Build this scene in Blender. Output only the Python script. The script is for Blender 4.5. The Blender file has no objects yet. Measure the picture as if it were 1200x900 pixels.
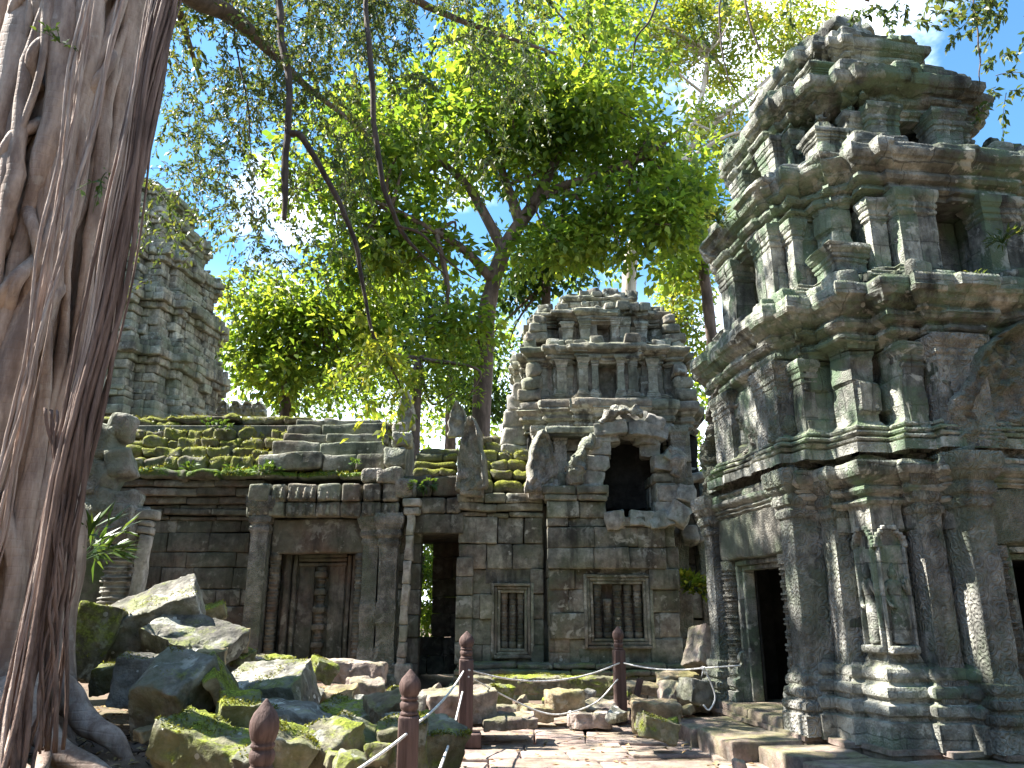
import bpy, math, random
import numpy as np
from mathutils import Vector, Matrix

R = math.radians
random.seed(7)
RNG = np.random.default_rng(11)
scene = bpy.context.scene
COL = scene.collection

# ------------------------------------------------------------------ camera, sky, sun, exposure
PITCH = 16.0
CAM_Z = 1.6
FPX = 906.0                                  # focal length in pixels of a 1200 px wide picture
cam_d = bpy.data.cameras.new('camera')
cam_d.sensor_width = 36.0
cam_d.lens = 36.0 * FPX / 1200.0
cam_d.clip_start = 0.05
cam_d.clip_end = 2000
cam = bpy.data.objects.new('camera', cam_d)
COL.objects.link(cam)
cam.location = (0, 0, CAM_Z)
cam.rotation_euler = (R(90 + PITCH), 0, 0)
scene.camera = cam

SUN_ELEV, SUN_AZ = 50.0, -82.0               # azimuth from +Y, clockwise
sd = Vector((math.sin(R(SUN_AZ)) * math.cos(R(SUN_ELEV)), math.cos(R(SUN_AZ)) * math.cos(R(SUN_ELEV)), math.sin(R(SUN_ELEV))))
sun_d = bpy.data.lights.new('sun', 'SUN')
sun_d.energy = 5.0
sun_d.angle = R(0.5)
sun_d.color = (1.0, 0.955, 0.88)
sun = bpy.data.objects.new('sun', sun_d)
COL.objects.link(sun)
sun.rotation_euler = sd.to_track_quat('Z', 'Y').to_euler()

world = bpy.data.worlds.new('World')
scene.world = world
world.use_nodes = True
wt = world.node_tree
bg = wt.nodes['Background']
sky = wt.nodes.new('ShaderNodeTexSky')
sky.sky_type = 'NISHITA'
sky.sun_disc = False
sky.sun_elevation = R(SUN_ELEV)
sky.sun_rotation = R(SUN_AZ)
sky.air_density = 1.0
sky.dust_density = 0.4
sky.ozone_density = 0.6
tcw = wt.nodes.new('ShaderNodeTexCoord')
mapw = wt.nodes.new('ShaderNodeMapping')
mapw.inputs['Location'].default_value = (0.35, 0.1, 0.62)
mapw.inputs['Scale'].default_value = (1.0, 1.0, 1.5)
nzw = wt.nodes.new('ShaderNodeTexNoise')
nzw.inputs['Scale'].default_value = 3.1
nzw.inputs['Detail'].default_value = 7
nzw.inputs['Roughness'].default_value = 0.55
rpw = wt.nodes.new('ShaderNodeMapRange')
rpw.interpolation_type = 'SMOOTHSTEP'
rpw.inputs['From Min'].default_value = 0.53
rpw.inputs['From Max'].default_value = 0.66
mxw = wt.nodes.new('ShaderNodeMix')
mxw.data_type = 'RGBA'
mxw.inputs[7].default_value = (13.5, 15.2, 17.5, 1)
wt.links.new(tcw.outputs['Generated'], mapw.inputs['Vector'])
wt.links.new(mapw.outputs[0], nzw.inputs['Vector'])
wt.links.new(nzw.outputs['Fac'], rpw.inputs['Value'])
sxw = wt.nodes.new('ShaderNodeSeparateXYZ')
hzw = wt.nodes.new('ShaderNodeMapRange')
hzw.interpolation_type = 'SMOOTHSTEP'
hzw.inputs['From Min'].default_value = 0.42
hzw.inputs['From Max'].default_value = 0.12
addw = wt.nodes.new('ShaderNodeMath')
addw.operation = 'MAXIMUM'
wt.links.new(tcw.outputs['Generated'], sxw.inputs[0])
wt.links.new(sxw.outputs[2], hzw.inputs['Value'])
wt.links.new(rpw.outputs[0], addw.inputs[0])
wt.links.new(hzw.outputs[0], addw.inputs[1])
wt.links.new(addw.outputs[0], mxw.inputs[0])
gnw = wt.nodes.new('ShaderNodeMix')
gnw.data_type = 'RGBA'
gnw.blend_type = 'MULTIPLY'
gnw.inputs[0].default_value = 1.0
gnw.inputs[7].default_value = (0.72, 1.15, 1.34, 1)
wt.links.new(sky.outputs[0], gnw.inputs[6])
wt.links.new(gnw.outputs[2], mxw.inputs[6])
wt.links.new(mxw.outputs[2], bg.inputs['Color'])
bg.inputs['Strength'].default_value = 0.062

vs = scene.view_settings
vs.view_transform = 'Standard'
vs.look = 'None'
vs.exposure = 2.15
vs.gamma = 1.0
vs.use_curve_mapping = False
scene.cycles.max_bounces = 8
scene.cycles.diffuse_bounces = 3
scene.cycles.transmission_bounces = 5

# ------------------------------------------------------------------ pixel -> world helpers (1200x900 photo)
cp, sp = math.cos(R(PITCH)), math.sin(R(PITCH))
def ray(u, v):
    xc, yc = (u - 600) / FPX, (450 - v) / FPX
    return np.array((xc, cp - yc * sp, sp + yc * cp))
def P(u, v, Y):
    d = ray(u, v)
    t = Y / d[1]
    return np.array((0, 0, CAM_Z)) + d * t
def G(u, v, z=0.0):
    d = ray(u, v)
    return np.array((0, 0, CAM_Z)) + d * ((z - CAM_Z) / d[2])
def ppm(Y, z):                               # pixels per metre at that place
    return FPX / (Y * cp + (z - CAM_Z) * sp)

# ------------------------------------------------------------------ numpy noise
def _h(ix, iy, iz, s):
    h = (ix.astype(np.uint32) * np.uint32(374761393) + iy.astype(np.uint32) * np.uint32(668265263)
         + iz.astype(np.uint32) * np.uint32(2246822519) + np.uint32((s * 3266489917) & 0xffffffff))
    h = (h ^ (h >> np.uint32(13))) * np.uint32(1274126177)
    h = h ^ (h >> np.uint32(16))
    return h.astype(np.float64) / 4294967295.0 * 2 - 1
def vnoise(p, s=0):
    p = np.asarray(p, float)
    i = np.floor(p).astype(np.int64)
    f = p - i
    f = f * f * (3 - 2 * f)
    r = 0
    for dx in (0, 1):
        wx = f[:, 0] if dx else 1 - f[:, 0]
        for dy in (0, 1):
            wy = f[:, 1] if dy else 1 - f[:, 1]
            for dz in (0, 1):
                wz = f[:, 2] if dz else 1 - f[:, 2]
                r = r + wx * wy * wz * _h(i[:, 0] + dx, i[:, 1] + dy, i[:, 2] + dz, s)
    return r
def fbm(p, s=0, o=3):
    r, a, k = 0, 1.0, 1.0
    for j in range(o):
        r = r + a * vnoise(np.asarray(p) * k, s + j * 17)
        a *= 0.5
        k *= 2.1
    return r
def vecn(p, s=0, o=2):
    return np.stack([fbm(p, s + 101 * j, o) for j in range(3)], 1)

# ------------------------------------------------------------------ mesh builder
class MB:
    def __init__(self):
        self.V, self.Q, self.T, self.N, self.n = [], [], [], [], 0
    def add(self, V, Q=None, T=None, N=None):
        V = np.asarray(V, float)
        self.V.append(V)
        if Q is not None and len(Q): self.Q.append(np.asarray(Q, np.int64) + self.n)
        if T is not None and len(T): self.T.append(np.asarray(T, np.int64) + self.n)
        if N is not None:
            for f in N: self.N.append([int(k) + self.n for k in f])
        self.n += len(V)
        return self
    def verts(self):
        return np.concatenate(self.V) if self.V else np.zeros((0, 3))
    def warp(self, amp, freq, s=0, o=2):
        V = self.verts()
        self.V = [V + amp * vecn(V * freq, s, o)]
        return self
    def move(self, d):
        d = np.array((d[0], d[1], 0.0)); self.V = [v + d for v in self.V]; return self
    def build(self, name, mat, parent=None, smooth=True, world=True, sharp=None):
        V = self.verts()
        if parent is not None and world:
            root_ = parent
            while root_.parent is not None: root_ = root_.parent
            a = -root_.rotation_euler.z
            V = V - np.array(root_.location)
            c, s = math.cos(a), math.sin(a)
            V = np.stack([V[:, 0] * c - V[:, 1] * s, V[:, 0] * s + V[:, 1] * c, V[:, 2]], 1)
        me = bpy.data.meshes.new(name)
        me.vertices.add(len(V))
        me.vertices.foreach_set('co', V.astype(np.float32).ravel())
        loops, starts, k = [], [], 0
        for arr, w in ((self.Q, 4), (self.T, 3)):
            if arr:
                A = np.concatenate(arr)
                loops.append(A.ravel())
                starts.append(k + np.arange(len(A)) * w)
                k += len(A) * w
        for f in self.N:
            loops.append(np.array(f)); starts.append(np.array([k])); k += len(f)
        L = np.concatenate(loops).astype(np.int32)
        S = np.concatenate(starts).astype(np.int32)
        me.loops.add(len(L))
        me.loops.foreach_set('vertex_index', L)
        me.polygons.add(len(S))
        me.polygons.foreach_set('loop_start', S)
        me.update(calc_edges=True)
        me.validate()
        if smooth: me.polygons.foreach_set('use_smooth', np.ones(len(me.polygons), bool))
        if sharp: me.set_sharp_from_angle(angle=R(sharp))
        me.materials.append(mat)
        o = bpy.data.objects.new(name, me)
        COL.objects.link(o)
        if parent is not None: o.parent = parent
        return o

def thing(name, label, cat, loc=(0, 0, 0), rotz=0.0, group=None):
    o = bpy.data.objects.new(name, None)
    o.empty_display_size = 0.2
    COL.objects.link(o)
    o.location = loc
    o.rotation_euler = (0, 0, rotz)
    return tag(o, label, cat, group)
def tag(o, label, cat, group=None, kind=None):
    if label: o['label'] = label
    if cat: o['category'] = cat
    if group: o['group'] = group
    if kind: o['kind'] = kind
    return o
def struct(o, kind='structure'):
    o['kind'] = kind
    return o

# ------------------------------------------------------------------ shape helpers
def _axis(h, r, n):
    return np.concatenate([[-h], np.linspace(-(h - r), h - r, max(2, n)), [h]])
def rbox(sx, sy, sz, r=0.02, seg=0.2):
    h = np.array((sx, sy, sz)) / 2
    r = min(r, h.min() * 0.8)
    ax = [_axis(h[i], r, int(math.ceil((2 * h[i]) / seg)) + 1) for i in range(3)]
    VV, QQ, n = [], [], 0
    for i in range(3):
        j, k = (i + 1) % 3, (i + 2) % 3
        A, B = np.meshgrid(ax[j], ax[k], indexing='ij')
        na, nb = A.shape
        idx = np.arange(na * nb).reshape(na, nb)
        q = np.stack([idx[:-1, :-1], idx[1:, :-1], idx[1:, 1:], idx[:-1, 1:]], -1).reshape(-1, 4)
        for sgn in (1, -1):
            v = np.zeros((na * nb, 3))
            v[:, i] = sgn * h[i]; v[:, j] = A.ravel(); v[:, k] = B.ravel()
            VV.append(v)
            QQ.append((q if sgn > 0 else q[:, ::-1]) + n)
            n += na * nb
    V = np.concatenate(VV); Q = np.concatenate(QQ)
    inner = np.clip(V, -(h - r), h - r)
    d = V - inner
    L = np.linalg.norm(d, axis=1, keepdims=True)
    V = inner + r * d / np.maximum(L, 1e-9)
    _, first, inv = np.unique(np.round(V, 5), axis=0, return_index=True, return_inverse=True)
    return V[first], inv.ravel()[Q]
def basis(ux, n):
    ux = np.array((ux[0], ux[1], 0.0)); n = np.array((n[0], n[1], 0.0))
    return np.stack([ux, -n, np.array((0, 0, 1.0))], 1)
def rotm(rx, ry, rz):
    return np.array(Matrix.Rotation(R(rz), 3, 'Z') @ Matrix.Rotation(R(ry), 3, 'Y') @ Matrix.Rotation(R(rx), 3, 'X'))
def block(mb, c, size, M=None, r=0.025, seg=0.2, amp=0.012, freq=3.0, s=0, cuts=0, jit=0.0):
    V, Q = rbox(*size, r=r, seg=seg)
    if cuts:
        for _ in range(cuts):
            d = RNG.normal(size=3); d /= np.linalg.norm(d)
            sup = np.abs(d) @ (np.array(size) / 2)
            lim = sup * RNG.uniform(0.62, 0.86)
            e = np.maximum(0, V @ d - lim)
            V = V - e[:, None] * d
    if amp:
        V = V + amp * vecn(V * freq + RNG.uniform(0, 50, 3), s)
    if jit:
        a = RNG.normal(0, jit, 3)
        V = V @ rotm(*a).T
    if M is not None: V = V @ np.asarray(M).T
    mb.add(V + np.asarray(c), Q)
def box(mb, x0, x1, y0, y1, z0, z1, r=0.02, seg=0.25, amp=0.008, freq=3, jit=0):
    block(mb, ((x0 + x1) / 2, (y0 + y1) / 2, (z0 + z1) / 2), (abs(x1 - x0), abs(y1 - y0), abs(z1 - z0)), None, r, seg, amp, freq, jit=jit)
def ashlar(mb, o, ux, nrm, width, z0, z1, row=0.36, bw=0.6, depth=0.45, jit=0.018, holes=(), amp=0.012, tilt=0.5, r=0.022, seg=0.22):
    o = np.asarray(o, float); ux3 = np.array((ux[0], ux[1], 0)); n3 = np.array((nrm[0], nrm[1], 0))
    M = basis(ux, nrm)
    z = z0
    while z < z1 - 0.05:
        h = row * RNG.uniform(0.8, 1.2)
        if z + h > z1 - 0.12: h = z1 - z
        spans = [(0, width)]
        for (a, b, c, d) in holes:
            if z + h > c + 0.03 and z < d - 0.03:
                ns = []
                for (p, q) in spans:
                    if b <= p or a >= q: ns.append((p, q)); continue
                    if a > p: ns.append((p, a))
                    if b < q: ns.append((b, q))
                spans = ns
        for (p, q) in spans:
            x = p
            while x < q - 1e-4:
                w = bw * RNG.uniform(0.6, 1.45)
                if x + w > q - bw * 0.35: w = q - x
                c = o + ux3 * (x + w / 2) + n3 * (-depth / 2 + RNG.normal(0, jit)) + np.array((0, 0, z + h / 2))
                block(mb, c, (w - 0.008, depth, h - 0.007), M @ rotm(*(RNG.normal(0, tilt, 3))), r, seg, amp)
                x += w
        z += h

def lathe(mb, c, prof, seg=14, amp=0.0):
    prof = np.asarray(prof, float)
    th = np.arange(seg) * 2 * math.pi / seg
    n = len(prof)
    V = np.stack([np.outer(prof[:, 1], np.cos(th)), np.outer(prof[:, 1], np.sin(th)), np.repeat(prof[:, 0:1], seg, 1)], -1).reshape(-1, 3)
    i = np.arange((n - 1) * seg)
    rr, ss = i // seg, i % seg
    nx = (ss + 1) % seg
    Q = np.stack([rr * seg + ss, rr * seg + nx, (rr + 1) * seg + nx, (rr + 1) * seg + ss], 1)
    V = V + np.asarray(c)
    if amp: V = V + amp * vecn(V * 8)
    mb.add(V, Q, None, [list(range(seg))[::-1], [(n - 1) * seg + k for k in range(seg)]])

def smooth_path(pts, n):
    pts = np.asarray(pts, float)
    if len(pts) < 3:
        return np.linspace(pts[0], pts[-1], n)
    p = np.vstack([2 * pts[0] - pts[1], pts, 2 * pts[-1] - pts[-2]])
    out = []
    for t in np.linspace(0, len(pts) - 1 - 1e-6, n):
        i = int(t); f = t - i
        a, b, c, d = p[i], p[i + 1], p[i + 2], p[i + 3]
        out.append(0.5 * ((2 * b) + (-a + c) * f + (2 * a - 5 * b + 4 * c - d) * f * f + (-a + 3 * b - 3 * c + d) * f ** 3))
    return np.array(out)
def tube(mb, path, rad, seg=8, amp=0.0, freq=2.0, squash=None):
    path = np.asarray(path, float); n = len(path)
    rad = np.interp(np.linspace(0, 1, n), np.linspace(0, 1, len(np.atleast_1d(rad))), np.atleast_1d(rad))
    tan = np.gradient(path, axis=0)
    tan /= np.linalg.norm(tan, axis=1, keepdims=True) + 1e-9
    ref = np.array((1.0, 0, 0)) if abs(tan[0][0]) < 0.8 else np.array((0, 1.0, 0))
    U, W = [], []
    u = ref - tan[0] * (ref @ tan[0]); u /= np.linalg.norm(u)
    for i in range(n):
        u = u - tan[i] * (u @ tan[i]); u /= np.linalg.norm(u) + 1e-9
        U.append(u); W.append(np.cross(tan[i], u))
    U, W = np.array(U), np.array(W)
    th = np.arange(seg) * 2 * math.pi / seg
    V = path[:, None] + rad[:, None, None] * (np.cos(th)[None, :, None] * U[:, None] + np.sin(th)[None, :, None] * W[:, None])
    V = V.reshape(-1, 3)
    if amp: V = V + amp * vecn(V * freq, 5) * np.repeat(rad / rad.max(), seg)[:, None]
    i = np.arange((n - 1) * seg); rr, ss = i // seg, i % seg; nx = (ss + 1) % seg
    Q = np.stack([rr * seg + ss, rr * seg + nx, (rr + 1) * seg + nx, (rr + 1) * seg + ss], 1)
    mb.add(V, Q, None, [list(range(seg))[::-1], [(n - 1) * seg + k for k in range(seg)]])

# rectilinear outline swept up a moulding profile
def miter(poly):
    p = np.asarray(poly, float)
    e = np.roll(p, -1, 0) - p
    e /= np.linalg.norm(e, axis=1, keepdims=True)
    n2 = np.stack([e[:, 1], -e[:, 0]], 1)
    n1 = np.roll(n2, 1, 0)
    return (n1 + n2) / np.maximum(0.25, 1 + (n1 * n2).sum(1))[:, None]
def densify(prof, seg):
    prof = np.asarray(prof, float); out = [prof[0]]
    for a, b in zip(prof[:-1], prof[1:]):
        k = max(1, int(math.ceil(np.linalg.norm(b - a) / seg)))
        for t in range(1, k + 1): out.append(a + (b - a) * t / k)
    return np.array(out)
def loft(mb, poly, prof, off=None, seg=0.06, cap_top=True, cap_bot=False, bj=0.016, er=0.03, s=0, row=0.34, bwid=0.55, chunk=0.0):
    poly = np.asarray(poly, float)
    O = miter(poly) if off is None else np.asarray(off, float)
    pts, offs, nrm, par = [], [], [], []
    L = 0.0
    for i in range(len(poly)):
        a, b = poly[i], poly[(i + 1) % len(poly)]
        l = np.linalg.norm(b - a)
        k = max(1, int(math.ceil(l / seg)))
        en = np.array(((b - a)[1], -(b - a)[0])) / l
        for t in range(k):
            f = t / k
            pts.append(a + (b - a) * f); offs.append(O[i] * (1 - f) + O[(i + 1) % len(poly)] * f)
            nrm.append(en if t else O[i] / (np.linalg.norm(O[i]) + 1e-9)); par.append(L + l * f)
        L += l
    pts, offs, nrm, par = map(np.array, (pts, offs, nrm, par))
    pr = densify(prof, seg)
    n, m = len(pts), len(pr)
    XY = pts[None] + pr[:, 1][:, None, None] * offs[None]
    Z = np.repeat(pr[:, 0][:, None], n, 1)
    V = np.concatenate([XY, Z[..., None]], -1).reshape(-1, 3)
    S = np.tile(par, m); ZZ = Z.ravel(); NN = np.tile(nrm, (m, 1))
    rowi = np.floor(ZZ / row)
    bi = np.floor(S / bwid + 0.5 * (rowi % 2) + 0.31 * rowi)
    d = bj * _h(bi.astype(np.int64), rowi.astype(np.int64), np.zeros(len(bi), np.int64), s)
    nz = fbm(V * 1.3, s + 3, 3)
    d = d + er * (0.6 * fbm(V * 5.0, s + 9, 2) + 0.7 * np.minimum(0, nz + 0.15))
    if chunk: d = d - chunk * np.clip((fbm(V * 0.9, s + 31, 3) - 0.45) * 4, 0, 1)
    V[:, :2] += d[:, None] * NN
    V[:, 2] += er * 0.5 * vnoise(V * 4.0, s + 41)
    i = np.arange((m - 1) * n); rr, ss = i // n, i % n; nx = (ss + 1) % n
    Q = np.stack([rr * n + ss, rr * n + nx, (rr + 1) * n + nx, (rr + 1) * n + ss], 1)
    caps = []
    if cap_bot: caps.append(list(range(n))[::-1])
    if cap_top: caps.append([(m - 1) * n + k for k in range(n)])
    mb.add(V, Q, None, caps)
BASE = [(0, 1), (.28, 1), (.29, .72), (.33, .72), (.36, .92), (.41, .96), (.46, .9), (.48, .62), (.52, .55), (.55, .74), (.60, .78), (.65, .7), (.67, .45), (.70, .36), (.74, .5), (.79, .52), (.84, .42), (.86, .2), (.93, .12), (1, 0)]
CORN = [(0, 0), (.08, .05), (.1, .2), (.16, .3), (.22, .27), (.24, .14), (.3, .14), (.33, .38), (.4, .5), (.47, .46), (.49, .34), (.54, .34), (.6, .62), (.68, .72), (.7, .86), (.8, 1), (.95, 1), (1, .93)]
def mould(tab, z0, z1, amp):
    return [(z0 + (z1 - z0) * a, amp * b) for a, b in tab]
def side_pts(steps, notch=None):
    """outline of one side at y=-depth, left corner to right corner (right corner left out). steps: (half width, depth) from the centre out"""
    left = []
    a = steps[-1][0]
    xs = [st[0] for st in steps]
    for i in range(len(steps) - 1, -1, -1):
        inner = xs[i - 1] if i > 0 else 0
        left.append((-xs[i], -steps[i][1]))
        if i > 0: left.append((-inner, -steps[i][1]))
    right = [(-x, y) for x, y in left[::-1]]
    mid = []
    if notch:
        w, dp = notch
        d0 = steps[0][1]
        mid = [(-w, -d0, 1), (-w, -(d0 - dp), 2), (w, -(d0 - dp), 2), (w, -d0, 1)]
    pts = [(x, y, 0) for x, y in left] + mid + [(x, y, 0) for x, y in right[:-1]]
    return pts
def plan(steps, s=1.0, notch=None):
    pts = []
    base = side_pts([(w * s, d * s) for w, d in steps], notch)
    for k in range(4):
        c, sn = [(1, 0), (0, 1), (-1, 0), (0, -1)][k]
        for x, y, f in base: pts.append((x * c - y * sn, x * sn + y * c, f, k))
    P2 = np.array([(p[0], p[1]) for p in pts])
    O = miter(P2)
    for i, p in enumerate(pts):
        if p[2]:
            c, sn = [(1, 0), (0, 1), (-1, 0), (0, -1)][p[3]]
            O[i] = (sn, -c) if p[2] == 1 else (0, 0)
    return P2, O

def course(mb, poly, z, h, off, depth=0.4, bw=0.5, jit=0.02, drop=0.0, amp=0.015, r=0.03, seg=0.22, tilt=0.8, skip=None):
    poly = np.asarray(poly, float); p = poly + off * miter(poly)
    for i in range(len(p)):
        a, b = p[i], p[(i + 1) % len(p)]
        l = np.linalg.norm(b - a)
        if l < 0.04: continue
        ux = (b - a) / l; n = np.array((ux[1], -ux[0]))
        x = 0
        while x < l - 1e-4:
            w = bw * RNG.uniform(0.55, 1.4)
            if x + w > l - bw * 0.4: w = l - x
            gone = skip is not None and skip(a + ux * (x + w / 2))
            if RNG.random() >= drop and not gone:
                dd = min(depth, max(0.15, depth))
                c2 = a + ux * (x + w / 2) + n * (-dd / 2 + RNG.normal(0, jit))
                block(mb, (c2[0], c2[1], z + h / 2), (w + 0.01, dd, h * RNG.uniform(0.94, 1.02)), basis(ux, n) @ rotm(*RNG.normal(0, tilt, 3)), r, seg, amp)
            x += w

# ------------------------------------------------------------------ leaves
def leaf_quads(mb, C, D, Nn, L, W, fold=0.25):
    C = np.asarray(C); D = np.asarray(D); Nn = np.asarray(Nn)
    D = D / (np.linalg.norm(D, axis=1, keepdims=True) + 1e-9)
    S = np.cross(D, Nn); S /= np.linalg.norm(S, axis=1, keepdims=True) + 1e-9
    U = np.cross(S, D)
    L = np.broadcast_to(np.asarray(L, float), (len(C),))[:, None]; W = np.broadcast_to(np.asarray(W, float), (len(C),))[:, None]
    base = C; tip = C + D * L - U * L * 0.08
    mid = C + D * L * 0.45
    lft = mid + S * W / 2 + U * W * fold; rgt = mid - S * W / 2 + U * W * fold
    V = np.stack([base, rgt, tip, lft], 1).reshape(-1, 3)
    k = np.arange(len(C))[:, None] * 4
    mb.add(V, np.concatenate([k, k + 1, k + 2, k + 3], 1))
def rnd_dir(n):
    d = RNG.normal(size=(n, 3))
    return d / np.linalg.norm(d, axis=1, keepdims=True)
def clump(mb, c, rad, n, L, asp=0.5, flat=0.75, up=0.6, droop=0.25):
    d = rnd_dir(n)
    rr = RNG.random(n) ** 0.45
    pos = np.asarray(c) + d * rr[:, None] * np.array((rad, rad, rad * flat))
    dirs = d * 0.8 + rnd_dir(n) * 0.7; dirs[:, 2] -= droop
    nr = rnd_dir(n) * 0.55 + np.array((0, 0, up)) + d * 0.2
    l = L * RNG.uniform(0.6, 1.3, n)
    leaf_quads(mb, pos, dirs, nr, l, l * asp)
def twig(mb, wood, c, d, length, n, L, asp=0.42, r=0.006, droop=0.5):
    d = np.asarray(d, float); d /= np.linalg.norm(d)
    ts = np.linspace(0, 1, 6)
    path = np.asarray(c) + d * (ts * length)[:, None]; path[:, 2] -= droop * length * ts ** 2
    if wood is not None: tube(wood, path, [r, r * 0.5], 4)
    t = RNG.random(n) ** 0.8
    pos = np.stack([np.interp(t, ts, path[:, i]) for i in range(3)], 1) + RNG.normal(0, 0.03 * length, (n, 3))
    dirs = d * 0.5 + rnd_dir(n) * 0.8; dirs[:, 2] -= 0.45
    nr = rnd_dir(n) * 0.6 + np.array((0, 0, 0.6))
    l = L * RNG.uniform(0.6, 1.25, n)
    leaf_quads(mb, pos, dirs, nr, l, l * asp)

# ------------------------------------------------------------------ materials
class NT:
    def __init__(self, name):
        self.m = bpy.data.materials.new(name); self.m.use_nodes = True
        self.t = self.m.node_tree; self.t.nodes.clear()
        self.out = self.t.nodes.new('ShaderNodeOutputMaterial')
    def n(self, typ, ins=None, **props):
        nd = self.t.nodes.new('ShaderNode' + typ)
        for k, v in props.items(): setattr(nd, k, v)
        for k, v in (ins or {}).items():
            if isinstance(v, bpy.types.NodeSocket): self.t.links.new(v, nd.inputs[k])
            else: nd.inputs[k].default_value = v
        return nd
    def mix(self, f, a, b, mode='MIX'):
        nd = self.t.nodes.new('ShaderNodeMix'); nd.data_type = 'RGBA'; nd.blend_type = mode
        for k, v in ((0, f), (6, a), (7, b)):
            if isinstance(v, bpy.types.NodeSocket): self.t.links.new(v, nd.inputs[k])
            else: nd.inputs[k].default_value = v if k == 0 else (tuple(v) + (1,))[:4]
        return nd.outputs[2]
    def math(self, op, a, b=0.0, c=0.0, clamp=False):
        nd = self.n('Math', operation=op, use_clamp=clamp)
        for k, v in enumerate((a, b, c)):
            if isinstance(v, bpy.types.NodeSocket): self.t.links.new(v, nd.inputs[k])
            else: nd.inputs[k].default_value = v
        return nd.outputs[0]
    def ramp(self, v, lo, hi, o0=0.0, o1=1.0):
        nd = self.n('MapRange', {'Value': v, 'From Min': lo, 'From Max': hi, 'To Min': o0, 'To Max': o1}, interpolation_type='SMOOTHSTEP')
        return nd.outputs[0]
    def noise(self, vec, scale, detail=5, rough=0.6, dist=0.0):
        return self.n('TexNoise', {'Vector': vec, 'Scale': scale, 'Detail': detail, 'Roughness': rough, 'Distortion': dist}).outputs['Fac']
    def shift(self, vec, off, sc=(1, 1, 1)):
        return self.n('Mapping', {'Vector': vec, 'Location': off, 'Scale': sc}).outputs[0]
    def done(self, shader):
        self.t.links.new(shader, self.out.inputs['Surface']); return self.m

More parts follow.
